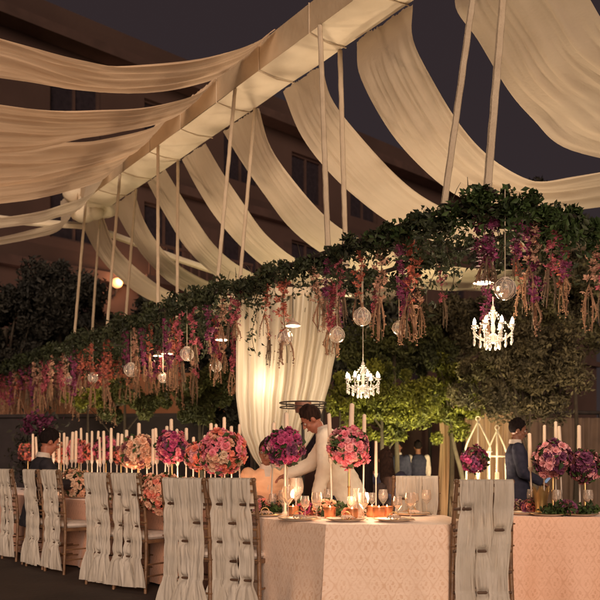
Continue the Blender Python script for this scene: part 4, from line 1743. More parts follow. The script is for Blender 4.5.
def flower_ball(c, r, cols, label, stand_to=None, n=None, squash=1.0, rose=None, white_stand=False, glass=False):
    """ball of blossoms on a tall stand that reaches down to stand_to"""
    base = stand_to if stand_to is not None else c[2] - r
    ro = empty('flower_arrangement', (c[0], c[1], base), label, 'flowers')
    cc = Vector((0, 0, c[2] - base))
    n = n or int(60 + 260 * r * 2)
    per = {}
    mb_core = MB()
    mb_core.ball(cc, r * .78, 14, 9, (1, 1, squash))
    mb_core.build('foam_core', M_leaf_navy, ro)
    rs_ = rose or .034
    for k in range(n):
        z = 1 - 2 * (k + .5) / n
        a = k * 2.39996 + R.uniform(-.2, .2)
        q_ = math.sqrt(max(0, 1 - z * z))
        d = Vector((q_ * math.cos(a), q_ * math.sin(a), z))
        rr = r * (R.uniform(.86, 1.02) + .22 * mnoise.noise(d * 2.1 + Vector((c[0] * 3, c[1], 5))))
        if R.random() < .05: rr *= 1.12
        cn = R.choice(cols)
        # colour patches
        if R.random() < .5:
            cn = cols[int((mnoise.noise(d * 1.7 + Vector((c[0], c[1], 0))) + 1) * .5 * len(cols)) % len(cols)]
        mb = per.setdefault(cn, MB())
        p = cc + Vector((d.x * rr, d.y * rr, d.z * rr * squash))
        rosette(mb, p - d * rs_ * .3, (d + Vector((R.gauss(0, .15), R.gauss(0, .15), R.gauss(0, .15)))).normalized(), rs_ * R.choice((.55, .7, .9, 1.0, 1.2, 1.35)), 0)
    for cn, mb in per.items():
        mb.build('%s_blossoms' % {'dusk': 'dusky'}.get(cn, cn), PET[cn], ro, smooth=False)
    cs = NR.randn(60, 3)
    cs /= np.linalg.norm(cs, axis=1)[:, None]
    cs = cs * r * np.array([1.02, 1.02, 1.02 * squash]) + np.array(cc)
    leaf_mesh('leaves', cs, .06, M_leaf_green, ro)
    if stand_to is not None:
        hh = c[2] - base - r * .7
        mb = MB()
        mst = M_whitemetal if white_stand else M_gold
        mb.lathe([(.075, .001), (.075, .008), (.03, .018), (.011, .04), (.009, hh * .5), (.014, hh * .52), (.009, hh * .55), (.009, hh - .03), (.05, hh)], n=14)
        mb.build('stand', mst, ro)
    return ro


TT = TH + .001
flower_ball(P(349, 447, 6.05), .15, ['rose', 'rose', 'pink', 'cream', 'purple'], 'round pink rose ball on a slim gold stand, right of the bending waiter', TT, rose=.038)
flower_ball(P(285, 447, 5.95), .14, ['purple', 'magenta', 'magenta', 'purple', 'rose'], 'dark purple flower ball on a thin white stand, before the peach dressed guest', TT, white_stand=True)
flower_ball(P(222, 452, 7.0), .195, ['coral', 'peach', 'pink', 'coral', 'cream'], 'largest coral and peach flower ball, behind the nearest left chairs', TT, rose=.042)
flower_ball(P(199, 456, 7.55), .13, ['coral', 'rose'], 'coral flower ball tucked left of the largest one', TT)
flower_ball(P(172, 447, 8.0), .16, ['magenta', 'pink', 'magenta', 'purple'], 'deep magenta flower ball between the peach and the largest coral ones', TT)
flower_ball(P(138, 452, 8.6), .18, ['peach', 'cream', 'peach', 'dusk'], 'pale peach flower ball above the middle left chairs', TT, rose=.042)
flower_ball(P(121, 455, 9.1), .10, ['coral', 'dusk'], 'small coral flower ball between the peach and hot pink ones', TT)
flower_ball(P(106, 449, 9.4), .14, ['pink', 'magenta', 'pink'], 'hot pink flower ball left of the peach one', TT)
flower_ball(P(92, 452, 9.9), .10, ['coral', 'dusk'], 'small dusky coral flower ball between two hot pink ones', TT)
flower_ball(P(79, 451, 10.3), .15, ['coral', 'pink', 'rose'], 'coral pink flower ball second from the seated man', TT)
flower_ball(P(61, 453, 10.9), .13, ['coral', 'peach'], 'orange flower ball right beside the face of the seated man', TT)
flower_ball(P(28, 452, 12.0), .13, ['coral', 'dusk'], 'flower ball at the left edge behind the seated man', TT)
flower_ball(P(475, 460, 9.6), .16, ['purple', 'magenta', 'dusk', 'purple'], 'dark purple flower ball above the draped chair at right', 0.0 + TT)
flower_ball(P(553, 459, 6.55), .15, ['dusk', 'purple', 'rose', 'dusk'], 'dusky rose flower ball on the right table', TT, rose=.036)
flower_ball(P(585, 466, 6.5), .13, ['dusk', 'purple', 'rose'], 'second dusky flower ball at the right picture edge', TT)
# low arrangements


def low_flowers(px, py, Y, r, cols, label, squash=.7, rose=.034):
    c = P(px, py, Y)
    c.z = TT + r * squash * .8
    return flower_ball(c, r, cols, label, None, squash=squash, rose=rose)


low_flowers(163, 470, 6.9, .17, ['coral', 'peach', 'coral'], 'orange roses bunched low behind the left chair of the nearest pair', 1.0)
low_flowers(188, 470, 6.85, .15, ['coral', 'peach'], 'orange roses bunched low behind the nearest left chairs, beside the magenta ball', 1.0)
low_flowers(240, 480, 6.6, .13, ['peach', 'coral', 'cream'], 'peach roses bunched low right under the largest coral ball')
low_flowers(150, 490, 7.5, .16, ['coral', 'peach', 'cream'], 'low peach and orange flowers between the middle and nearest left chairs', 1.0)
low_flowers(75, 480, 9.2, .17, ['cream', 'peach', 'cream'], 'pale cream low flowers between the left chairs', 1.1)
low_flowers(120, 470, 8.4, .13, ['cream', 'cream', 'peach'], 'cream hydrangea like bunch under the hot pink ball', 1.0)
low_flowers(262, 500, 6.2, .085, ['rose', 'coral', 'cream'], 'small pink bunch at the left corner of the centre table')
low_flowers(277, 500, 6.35, .07, ['cream', 'peach'], 'small cream bunch left of the white stand on the centre table')
low_flowers(304, 500, 6.1, .075, ['coral', 'magenta'], 'small coral red bunch right of the white stand')
low_flowers(326, 505, 6.0, .09, ['peach', 'peach', 'coral'], 'peach low bunch left of the gold stand on the centre table')
low_flowers(350, 510, 5.75, .045, ['coral', 'peach'], 'tiny orange bunch at the foot of the gold stand')
low_flowers(515, 504, 6.45, .07, ['dusk', 'purple', 'cream'], 'small dusky bunch at the left of the right table')
low_flowers(534, 506, 6.3, .09, ['dusk', 'coral', 'purple'], 'wider dusky coral bunch in the middle of the right table')
low_flowers(566, 508, 6.1, .08, ['purple', 'dusk'], 'purple low bunch at the right edge of the right table')
for (px, Y, lab) in ((271, 6.15, 'green leaf sprigs in front of the cream bunch on the centre table'), (338, 5.95, 'green leaf sprigs between the peach bunch and the gold stand'),
                     (556, 6.0, 'green leaf sprigs on the right table'), (586, 6.1, 'green leaf sprigs at the right edge of the right table')):
    c = P(px, 500, Y)
    c.z = TT
    ro = empty('leaf_sprig', c, lab, 'greenery')
    mb = MB()
    for k in range(6):
        a = R.uniform(0, 6.28)
        mb.tube([(0, 0, 0), (math.cos(a) * .04, math.sin(a) * .04, .05), (math.cos(a) * .09, math.sin(a) * .09, .08)], .002, 4)
    mb.build('stem', M_twig, ro)
    leaf_mesh('leaves', np.abs(NR.randn(140, 3)) * np.array([0, 0, .035]) + NR.randn(140, 3) * np.array([.05, .05, 0]) + np.array([0, 0, .015]), .05, M_leaf_green, ro)

# vase with crown shaped rim on the right table
c = P(541, 500, 6.15)
ro = empty('gold_vase', (c.x, c.y, TT), 'gilt fluted vase with a spiked rim on the right table', 'vase')
mb = MB()
nn = 16
prof = [(.045, .0), (.047, .01), (.042, .05), (.050, .12), (.062, .17)]
mb.lathe(prof, n=nn)
for k in range(nn // 2):
    a0 = 2 * PI * k / (nn // 2)
    pts = [(.062 * math.cos(a0 + d), .062 * math.sin(a0 + d), .17) for d in (0, .4, .78)]
    tip = (.080 * math.cos(a0 + .39), .080 * math.sin(a0 + .39), .225)
    mb.add([pts[0], pts[1], pts[2], tip], [(0, 1, 3), (1, 2, 3)])
mb.build('body', M_gold, ro)
mb = MB()
mb.lathe([(.055, 0), (.06, .006), (.05, .014), (.044, .02)], n=nn)
mb.build('foot', M_gold, ro)

# ------------------------------------------------------------------ tapers in stands
def make_taper(h, stand, label, white=True):
    ro = empty('taper_candle', (0, 0, 0), label, 'candle')
    mb = MB()
    mb.lathe([(.036, 0), (.036, .005), (.012, .016), (.006, .03), (.006, stand - .03), (.016, stand - .012), (.021, stand + .012), (.0155, stand + .013)], n=12)
    mb.build('holder', M_china, ro)
    mb = MB()
    mb.tube([(0, 0, stand), (.001, 0, stand + h * .5), (-.001, .001, stand + h)], [.0165, .0155, .0135], 10)
    mb.lathe([(.0133, stand + h), (.008, stand + h + .006), (.0001, stand + h + .008)], n=8)
    cn = mb.build('wax', M_candle, ro)
    mb = MB()
    mb.tube([(0, 0, stand + h), (.002, 0, stand + h + .018)], .0015, 5)
    mb.build('wick', M_wick, cn)
    return ro


tap = make_taper(.30, .36, 'x')
tap_used = [False]
TG = 'tall cream taper candles standing on the tables'


def taper(px, py, Y, label):
    c = P(px, py, Y)
    k = (c.z - TT) / .675
    if not tap_used[0]:
        tap_used[0] = True
        tap.location = (c.x, c.y, TT)
        tap.scale = (min(1.25, max(.9, k)),) * 2 + (k,)
        tap['label'] = label
        tap['group'] = TG
        return tap
    o = dup(tap, (c.x, c.y, TT), R.uniform(0, 6), label, TG, (min(1.25, max(.9, k)) * R.uniform(.85, 1.2),) * 2 + (k,))
    o.rotation_euler = (R.gauss(0, .018), R.gauss(0, .018), R.uniform(0, 6))
    return o


def left_center_Y(px):
    """depth of the long table's centre line seen at picture column px"""
    cl = [(-.36, 7.0), (-.85, 7.7), (-1.45, 8.35), (-2.15, 9.15), (-3.55, 11.0), (-5.4, 13.4)]
    for (x0, y0), (x1, y1) in zip(cl[:-1], cl[1:]):
        a = 300 + F * x0 / y0
        b = 300 + F * x1 / y1
        if b <= px <= a:
            f = (px - a) / (b - a)
            return y0 + (y1 - y0) * f
    return 13.4 if px < 0 else 7.0


names = [(33, 'left edge'), (44, 'just left of the head of the seated man'), (57, 'above the seated man'), (70, 'beside the orange ball'), (80, 'over the coral pink ball'), (92, 'between the two hot pink balls'),
         (106, 'over the hot pink ball'), (121, 'between the hot pink and the peach balls'), (139, 'over the peach ball'), (156, 'between the peach and the magenta balls'),
         (173, 'over the magenta ball'), (183, 'between the magenta and the largest coral balls'), (213, 'on the left half of the largest coral ball'), (226, 'over the largest coral ball'), (239, 'right of the largest coral ball')]
for (px, py) in ((33, 433), (42, 428), (54, 429), (59, 432), (64, 432), (71, 431), (75, 430), (81, 427), (88, 432), (92, 430), (97, 430), (104, 430), (111, 427), (116, 432), (121, 433),
                 (127, 429), (139, 422), (153, 428), (158, 427), (164, 425), (172, 418), (178, 428), (186, 427), (211, 422), (215, 423), (225, 416), (232, 425), (240, 423),
                 (38, 436), (48, 437), (67, 436), (101, 436), (132, 435), (147, 434), (168, 433), (193, 436), (205, 434)):
    nm_ = min(names, key=lambda q: abs(q[0] - px))[1]
    taper(px, py, left_center_Y(px) + R.uniform(-.32, .32), 'cream taper candle on the long table, %s' % nm_)
for (px, py, Y, lab) in ((288, 411, 6.25, 'cream taper candle above the purple flower ball'), (271, 421, 6.4, 'cream taper candle left of the purple flower ball'),
                         (332, 412, 6.2, 'cream taper candle just left of the pink rose ball'), (349, 402, 6.3, 'tallest cream taper candle, behind the pink rose ball'),
                         (363, 413, 6.15, 'cream taper candle at the right side of the pink rose ball'), (376, 440, 6.2, 'lower cream taper candle right of the pink rose ball'),
                         (544, 424, 6.7, 'cream taper candle left of the dusky rose ball on the right table'), (556, 420, 6.75, 'tallest cream taper candle on the right table'),
                         (562, 425, 6.6, 'cream taper candle right of the tallest one on the right table'), (532, 432, 6.75, 'cream taper candle nearest the navy suited man'),
                         (580, 424, 6.7, 'cream taper candle at the right picture edge')):
    taper(px, py, Y, lab)

# side table for the purple ball at right
c = P(475, 460, 9.6)
ro = empty('cocktail_table', (c.x, c.y, 0), 'small cloth covered cocktail table under the dark purple flower ball', 'table')
mb = MB()
mb.lathe([(.33, .02), (.30, .2), (.26, .5), (.285, TH - .03), (.29, TH)], n=28)
mb.build('cloth_skirt', M_curtain2, ro)
mb = MB()
mb.lathe([(.0001, TH - .0005), (.29, TH - .0005)], n=28)
mb.build('tabletop', M_curtain2, ro)

# ------------------------------------------------------------------ place settings
def first_or_dup(store, key, maker, loc, rz, label, group, scale=None):
    if key not in store:
        o = maker()
        store[key] = o
        o.location = loc
        o.rotation_euler = (0, 0, rz)
        if scale: o.scale = (scale,) * 3
        o['label'] = label
        if group: o['group'] = group
        return o
    return dup(store[key], loc, rz, label, group, scale or 1.0)


ST = {}
M_flame = mat('added_votive_flame', (1, .7, .35), emit=9, ecol=(1, .62, .28))  # flame added to the copper cups to warm the tables


def mk_plate():
    ro = empty('dinner_plate', (0, 0, 0), 'x', 'plate')
    mb = MB()
    mb.lathe([(.0001, .003), (.08, .002), (.09, .003), (.135, .016), (.137, .019), (.088, .009), (.0001, .008)], n=28)
    mb.build('charger', M_china, ro)
    mb = MB()
    mb.ring((0, 0, .019), .136, .0022, 30, 5)
    mb.build('gold_rim', M_gold, ro)
    return ro


def mk_glass():
    ro = empty('wine_glass', (0, 0, 0), 'x', 'glass')
    mb = MB()
    mb.lathe([(.034, 0), (.033, .003), (.005, .008), (.004, .075), (.018, .09), (.036, .12), (.038, .15), (.031, .19), (.030, .19), (.036, .15), (.033, .12), (.0001, .095)], n=16)
    mb.build('bowl', M_fglass, ro)
    return ro


def mk_votive():
    ro = empty('votive_holder', (0, 0, 0), 'x', 'candle holder')
    mb = MB()
    mb.lathe([(.03, 0), (.036, .01), (.038, .07), (.036, .07), (.033, .012), (.0001, .01)], n=16)
    mb.build('cup', M_copper, ro)
    mb = MB()
    mb.lathe([(.0001, .011), (.031, .011), (.031, .045), (.0001, .046)], n=12)
    wx = mb.build('wax', M_candle, ro)
    mb = MB()
    mb.lathe([(.0001, .046), (.006, .052), (.007, .062), (.0001, .082)], n=8)
    mb.build('flame', M_flame, wx)
    return ro


def mk_napkin():
    ro = empty('folded_napkin', (0, 0, 0), 'x', 'napkin')
    mb = MB()
    vs, fs = [], []
    n = 16
    for i in range(9):
        v = i / 8
        for k in range(n + 1):
            u = k / n * 2 - 1
            vs.append((u * .05 * (1 - .35 * math.sin(PI * v)), -.09 + .18 * v, .012 + .012 * abs(math.sin(u * 7)) * (1 - .6 * math.sin(PI * v)) + .018 * math.sin(PI * v)))
    for i in range(8):
        for k in range(n):
            a = i * (n + 1) + k
            fs.append((a, a + 1, a + n + 2, a + n + 1))
    mb.add(vs, fs)
    mb.build('cloth', M_napkin, ro, smooth='all')
    mb = MB()
    mb.ring((0, 0, .026), .030, .004, 16, 6, nrm=(0, 1, 0))
    mb.build('napkin_ring', M_gold, ro)
    return ro


cset = [(265, 5.95, 'at the left corner of the centre table'), (298, 5.50, 'at the nearest corner of the centre table'), (346, 5.44, 'in front of the gold stand'),
        (394, 5.42, 'left of the big draped chair'), (412, 6.05, 'in front of the far draped chair'),
        (312, 6.25, 'in front of the bending waiter'), (368, 6.15, 'behind the copper cups')]
for (px, Y, w_) in cset:
    x = (px - 300) * Y / F
    first_or_dup(ST, 'plate', mk_plate, (x, Y, TT), 0, 'gold rimmed plate ' + w_, 'plates on the tables')
    first_or_dup(ST, 'napkin', mk_napkin, (x, Y, TT + .009), R.uniform(-.5, .5), 'ringed peach napkin on the plate ' + w_, 'napkins on the plates')
    gx = x + .13
    first_or_dup(ST, 'glass', mk_glass, (gx, Y + .13, TT), 0, 'stemmed wine glass right of the plate ' + w_, 'glasses on the tables')
    if R.random() < .9:
        first_or_dup(ST, 'glass', mk_glass, (gx - .08, Y + .2, TT), 0, 'smaller stemmed glass behind the plate ' + w_, 'glasses on the tables', .85)
for (px, Y, w_) in ((352, 5.55, 'left of the two front copper cups'), (379, 5.75, 'middle copper cup on the centre table'), (387, 5.85, 'copper cup in front of the seated woman'), (372, 5.9, 'copper cup behind the gold stand'),
                    (293, 5.85, 'copper cup beside the white stand'), (330, 5.75, 'copper cup beside the peach bunch')):
    first_or_dup(ST, 'votive', mk_votive, ((px - 300) * Y / F, Y, TT), 0, w_ if 'copper' in w_ else 'copper votive cup ' + w_, 'copper votive cups', 1.15)
    light('POINT', ((px - 300) * Y / F, Y, TT + .17), 2.2, (1, .62, .36), size=.05)  # candle light added above each cup to brighten the tabletop
for (px, Y, w_) in ((522, 6.15, 'at the left end of the right table'), (548, 6.0, 'in the middle of the right table'), (580, 6.0, 'at the right edge of the picture')):
    x = (px - 300) * Y / F
    first_or_dup(ST, 'plate', mk_plate, (x, Y, TT), 0, 'gold rimmed plate ' + w_, 'plates on the tables')
    first_or_dup(ST, 'glass', mk_glass, (x + .12, Y + .16, TT), 0, 'stemmed wine glass ' + w_, 'glasses on the tables')
# settings along the long left table
cl2 = [(-.80, 6.95), (-1.30, 7.60), (-1.86, 8.25), (-2.55, 9.1), (-3.3, 10.05)]
wh = ['behind the nearest left chairs', 'left of the nearest chairs', 'behind the middle left chairs', 'near the seated man', 'beyond the seated man']
for (x, y), w_ in zip(cl2, wh):
    first_or_dup(ST, 'plate', mk_plate, (x + .05, y + .02, TT), 0, 'gold rimmed plate on the long table ' + w_, 'plates on the tables')
    first_or_dup(ST, 'glass', mk_glass, (x + .2, y + .12, TT), 0, 'stemmed glass on the long table ' + w_, 'glasses on the tables')
    first_or_dup(ST, 'votive', mk_votive, (x + .10, y + .26, TT), 0, 'added lit copper votive cup on the long table ' + w_, 'copper votive cups', 1.15)
    light('POINT', (x + .10, y + .26, TT + .2), 5, (1, .62, .38), size=.06)  # added with its cup to bring warm light along the long table
# carafe of water
c = P(356, 500, 5.75)
ro = empty('water_carafe', (c.x, c.y, TT), 'clear glass carafe right of the gold stand foot on the centre table', 'carafe')
mb = MB()
mb.lathe([(.04, 0), (.046, .02), (.046, .09), (.02, .15), (.018, .19), (.026, .215), (.024, .215), (.016, .19), (.018, .15), (.043, .09), (.04, .01), (.0001, .008)], n=18)
mb.build('body', M_fglass, ro)
for (px, Y, s_, lab) in ((296, 6.0, 1.5, 'tall glass bowl vase at the foot of the white stand'), (288, 5.8, 1.2, 'round stemmed glass left of the white stand foot')):
    first_or_dup(ST, 'glass', mk_glass, ((px - 300) * Y / F, Y, TT), 0, lab, 'glasses on the tables', s_)

# dark metal ring on a stand above the waiter's head (tray style ring)
c = P(303, 403, 8.1)
ro = empty('ring_stand', (c.x, c.y, 0), 'thin dark double ring stand whose hoop shows just above the head of the bending waiter', 'stand')
mb = MB()
mb.ring((0, 0, c.z), .235, .008, 40, 6)
mb.build('hoop', M_darkmetal, ro)
mb = MB()
mb.ring((0, 0, c.z - .045), .235, .006, 40, 6)
mb.build('hoop', M_darkmetal, ro)
mb = MB()
mb.lathe([(.075, c.z - .10), (.085, c.z - .05), (.085, c.z + .02), (.07, c.z + .02), (.0001, c.z - .05)], n=18)
mb.build('bowl', mat('ring_bowl', (.24, .11, .075), rough=.4), ro)
for k in range(4):
    a = PI / 4 + k * PI / 2
    mb = MB()
    mb.tube([(math.cos(a) * .08, math.sin(a) * .08, c.z - .05), (math.cos(a) * .235, math.sin(a) * .235, c.z - .045), (math.cos(a) * .235, math.sin(a) * .235, c.z)], .005, 5)
    mb.build('spoke', M_darkmetal, ro)
mb = MB()
mb.lathe([(.2, 0), (.2, .015), (.02, .04), (.015, c.z - .1)], n=16)
mb.build('post', M_darkmetal, ro)


# ------------------------------------------------------------------ people
def loft(mb, rings, n=18):
    """rings: (center, lateral axis, forward axis, rx, ry)"""
    vs, fs = [], []
    for (c, u, v, rx, ry) in rings:
        for k in range(n):
            a = 2 * PI * k / n
            vs.append(Vector(c) + Vector(u) * math.cos(a) * rx + Vector(v) * math.sin(a) * ry)
    m = len(rings)
    for i in range(m - 1):
        for k in range(n):
            k2 = (k + 1) % n
            fs.append((i * n + k, i * n + k2, (i + 1) * n + k2, (i + 1) * n + k))
    fs.append(tuple(range(n - 1, -1, -1)))
    fs.append(tuple((m - 1) * n + k for k in range(n)))
    mb.add(vs, fs)


def limb(mb, a, b, r0, r1, r2=None, n=12):
    """tapered limb with a muscle swell"""
    a, b = Vector(a), Vector(b)
    rm = r2 if r2 else (r0 + r1) / 2 * 1.04
    mb.ball(a, r0, n, 8)
    mb.tube([a, a * .65 + b * .35, a * .3 + b * .7, b], [r0, rm, (rm + r1) / 2, r1], n)
    mb.ball(b, r1, n, 8)


def remeshed(mb, name, m, parent, vox=.010, smooth=6, wr=0.0):
    me = bpy.data.meshes.new(name)
    me.from_pydata(mb.v, [], mb.f)
    o = bpy.data.objects.new(name, me)
    col.objects.link(o)
    md = o.modifiers.new('r', 'REMESH')
    md.mode = 'VOXEL'
    md.voxel_size = vox
    ms = o.modifiers.new('s', 'SMOOTH')
    ms.iterations = smooth
    ms.factor = .5
    dg = bpy.context.evaluated_depsgraph_get()
    me2 = bpy.data.meshes.new_from_object(o.evaluated_get(dg))
    bpy.data.objects.remove(o)
    me2.materials.clear()
    me2.materials.append(m)
    me2.polygons.foreach_set('use_smooth', np.ones(len(me2.polygons), dtype=bool))
    me2.name = name
    if wr:
        nrm = [v.normal.copy() for v in me2.vertices]
        for v, n_ in zip(me2.vertices, nrm):
            c_ = v.co
            q1 = mnoise.noise(Vector((c_.x * 9, c_.y * 9, c_.z * 16)))
            q2 = mnoise.noise(Vector((c_.x * 20 + c_.z * 8, c_.y * 20, c_.z * 34)))
            v.co = c_ + n_ * wr * (1.0 - 2.6 * abs(q1) + .8 * q2)
    o = bpy.data.objects.new(name, me2)
    col.objects.link(o)
    o.parent = parent
    return o


def person(label, loc, rz, J, skin, parts, hair, scale=1.0, head_yaw=0, head_pitch=0, vox=.010, facehair=False, collar=True):
    """J: joints in metres, person facing +Y. One body mesh; clothes and hair are its children."""
    root = empty('person', loc, label, 'person', None, rz)
    root.scale = (scale,) * 3
    V = {k: Vector(v) for k, v in J.items()}
    hq = Matrix.Rotation(head_yaw, 3, 'Z') @ Matrix.Rotation(head_pitch, 3, 'X')
    hc = V['head']
    mb = MB()
    # head: skull, jaw, nose, ears, lips, brow
    mb.ball(hc + hq @ Vector((0, -.012, .022)), .1, 20, 14, (.76, .92, .94), rot=hq)
    mb.ball(hc + hq @ Vector((0, .022, -.050)), .07, 18, 12, (.82, .88, .92), rot=hq)
    mb.ball(hc + hq @ Vector((0, .055, -.088)), .026, 10, 8, (1.1, .9, .8), rot=hq)
    mb.tube([hc + hq @ Vector((0, .078, .018)), hc + hq @ Vector((0, .100, -.018)), hc + hq @ Vector((0, .098, -.028))], [.010, .016, .013], 8)
    mb.ball(hc + hq @ Vector((0, .086, -.056)), .016, 10, 6, (1.5, .6, .5), rot=hq)
    mb.ball(hc + hq @ Vector((0, .070, .028)), .03, 12, 6, (1.7, .5, .4), rot=hq)
    for s in (-1, 1):
        mb.ball(hc + hq @ Vector((s * .078, -.008, -.008)), .030, 8, 6, (.35, .6, 1.05), rot=hq)
        mb.ball(hc + hq @ Vector((s * .040, .058, -.025)), .026, 8, 6, (1, .8, .8), rot=hq)
    # neck
    mb.tube([hc + hq @ Vector((0, -.018, -.06)), (hc + V['neck']) / 2 + Vector((0, -.01, -.02)), V['neck'] + Vector((0, 0, -.03))], [.052, .052, .062], 14)
    spine = V['chest'] - V['pelvis']
    up = (V['neck'] - V['pelvis']).normalized()
    lat = (V['shR'] - V['shL']).normalized()
    fw = up.cross(lat).normalized() * 1.0
    lat2 = (V['hipR'] - V['hipL']).normalized()
    upl = spine.normalized()
    fw2 = upl.cross(lat2).normalized()

    def torso(mb, g):
        loft(mb, [(V['pelvis'] - upl * .09, lat2, fw2, .13 + g, .10 + g), (V['pelvis'], lat2, fw2, .165 + g, .115 + g), (V['pelvis'] + spine * .45, lat2, fw2, .140 + g, .098 + g),
                  (V['chest'], lat, fw, .168 + g, .115 + g), (V['chest'] * .4 + (V['shL'] + V['shR']) * .3, lat, fw, .178 + g, .105 + g),
                  ((V['shL'] + V['shR']) / 2 + up * .02, lat, fw, .12 + g, .07 + g), (V['neck'], lat, fw, .062 + g * .6, .055 + g * .6)])

    def arms(mb, g, to=1.0):
        for s in 'LR':
            limb(mb, V['sh' + s], V['el' + s], .050 + g, .038 + g)
            w_ = V['el' + s] + (V['wr' + s] - V['el' + s]) * to
            limb(mb, V['el' + s], w_, .038 + g, .028 + g)

    def legs(mb, g, to=1.0):
        for s in 'LR':
            limb(mb, V['hip' + s], V['kn' + s], .083 + g, .055 + g)
            a_ = V['kn' + s] + (V['an' + s] - V['kn' + s]) * to
            limb(mb, V['kn' + s], a_, .055 + g, .040 + g, .057 + g)
    torso(mb, 0)
    arms(mb, 0)
    legs(mb, 0)
    for s in 'LR':
        # hands: palm, four unequal curled fingers, thumb from the side
        wr = V['wr' + s]
        d = (wr - V['el' + s]).normalized()
        if 'hd' + s in V: d = V['hd' + s].normalized()
        side = d.cross(Vector((0, 0, 1)))
        side = side.normalized() if side.length > .2 else Vector((0, 1, 0)).cross(d).normalized()
        if 'sd' + s in V: side = (V['sd' + s] - d * V['sd' + s].dot(d)).normalized()
        curl = side.cross(d).normalized()
        if curl.z > 0: curl = -curl
        mb.tube([wr, wr + d * .04, wr + d * .085], [.026, .036, .036], 12, flat=.5)
        for k in range(4):
            o = (k - 1.5) * .019
            ln = (.062, .075, .070, .054)[k]
            b = wr + d * .078 + side * o
            mb.tube([b, b + d * ln * .45 + curl * .006, b + d * ln * .78 + curl * .020, b + d * ln * .92 + curl * .036], [.0095, .009, .008, .0065], 8)
        tsd = -1 if s == 'R' else 1
        b = wr + d * .025 + side * tsd * .026
        mb.tube([b, b + d * .025 + side * tsd * .022 + curl * .008, b + d * .052 + side * tsd * .028 + curl * .018], [.013, .011, .008], 8)
        # feet
        an = V['an' + s]
        mb.tube([an, an + Vector((0, .02, -.05)), an + Vector((0, .13, -.065))], [.04, .045, .034], 10)
    body = remeshed(mb, 'body', skin, root, vox * .8, 4)
    # eyes, brows, lips
    for s in (-1, 1):
        m1 = MB()
        m1.ball(hc + hq @ Vector((s * .031, .0735, .006)), .0125, 10, 8)
        ey = m1.build('eye', M_eyew, body)
        m1 = MB()
        m1.ball(hc + hq @ Vector((s * .031, .0825, .006)), .0060, 8, 6)
        m1.build('iris', M_eyed, ey)
        m1 = MB()
        m1.tube([hc + hq @ Vector((s * .014, .092, .026)), hc + hq @ Vector((s * .032, .089, .033)), hc + hq @ Vector((s * .050, .074, .027))], [.004, .005, .003], 6)
        m1.build('eyebrow', hair[1], body)
    m1 = MB()
    m1.ball(hc + hq @ Vector((0, .0945, -.057)), .012, 10, 6, (1.7, .5, .55), rot=hq)
    m1.build('lips', M_lip, body)
    if facehair:
        m1 = MB()
        m1.tube([hc + hq @ Vector((-.024, .090, -.049)), hc + hq @ Vector((0, .102, -.042)), hc + hq @ Vector((.024, .090, -.049))], [.003, .006, .003], 6)
        m1.build('moustache', hair[1], body)
    # hair
    hm = MB()
    style = hair[0]
    hm.ball(hc + hq @ Vector((0, -.022, .036)), .108, 20, 14, (.80, .93, .90), rot=hq)
    if style == 'long':
        hm.tube([hc + hq @ Vector((0, -.05, .0)), hc + hq @ Vector((0, -.085, -.10)), V['neck'] + Vector((0, -.10, -.08)), V['neck'] + Vector((0, -.13, -.26))], [.085, .085, .10, .06], 14)
    for k in range(26):
        a = R.uniform(0, 6.28)
        b = R.uniform(0, 1.3)
        p = Vector((math.sin(b) * math.cos(a) * .080, math.sin(b) * math.sin(a) * .094 - .022, math.cos(b) * .094 + .038))
        if p.y > .045 and p.z < .06: continue
        hm.ball(hc + hq @ p, R.uniform(.012, .024), 6, 5)
    ho = remeshed(hm, 'hair', hair[1], body, .010, 2)
    # cut the hair away from the face
    bm = bmesh.new()
    bm.from_mesh(ho.data)
    inv = hq.transposed()
    dele = []
    for v in bm.verts:
        q = inv @ (v.co - hc)
        if (q.y > .035 + max(0, q.z - .02) * .55 and q.z < .078) or (q.z < -.035 and q.y > -.02 and style != 'long') or (q.z < -.055 and q.y > -.05 and style != 'long'):
            dele.append(v)
        elif style == 'long' and q.z < .0 and q.y > .01:
            dele.append(v)
    bmesh.ops.delete(bm, geom=dele, context='VERTS')
    bm.to_mesh(ho.data)
    bm.free()
    # clothes
    for (nm, kind, m, g) in parts:
        cm = MB()
        if kind == 'top':
            torso(cm, g)
            arms(cm, g, .96)
            remeshed(cm, nm, m, body, vox, 6, .0035)
        elif kind == 'jacket':
            torso(cm, g)
            arms(cm, g, .90)
            loft(cm, [(V['pelvis'] - upl * .20, lat2, fw2, .185 + g, .135 + g), (V['pelvis'] - upl * .08, lat2, fw2, .180 + g, .13 + g), (V['pelvis'] + upl * .06, lat2, fw2, .165 + g, .115 + g)])
            remeshed(cm, nm, m, body, vox, 6, .0035)
        elif kind == 'vest':
            torso(cm, g)
            remeshed(cm, nm, m, body, vox, 6, .0035)
        elif kind == 'trousers':
            legs(cm, g, .97)
            loft(cm, [(V['pelvis'] - upl * .10, lat2, fw2, .15 + g, .11 + g), (V['pelvis'], lat2, fw2, .165 + g, .118 + g), (V['pelvis'] + upl * .07, lat2, fw2, .155 + g, .108 + g)])
            remeshed(cm, nm, m, body, vox, 5, .003)
        elif kind == 'shoes':
            for s in 'LR':
                an = V['an' + s]
                sm = MB()
                sm.tube([an + Vector((0, -.045, -.05)), an + Vector((0, .02, -.045)), an + Vector((0, .12, -.062)), an + Vector((0, .185, -.068))], [.044, .052, .048, .032], 12, flat=None)
                remeshed(sm, 'shoe', m, body, .010, 4)
        elif kind == 'collar':
            cm.tube([V['neck'] + up * .005 + Vector((0, -.01, -.01)), V['neck'] + up * .045 + Vector((0, -.008, 0))], [.076, .066], 16, caps=False)
            # shirt front opening
            f0 = V['neck'] + fw * .07
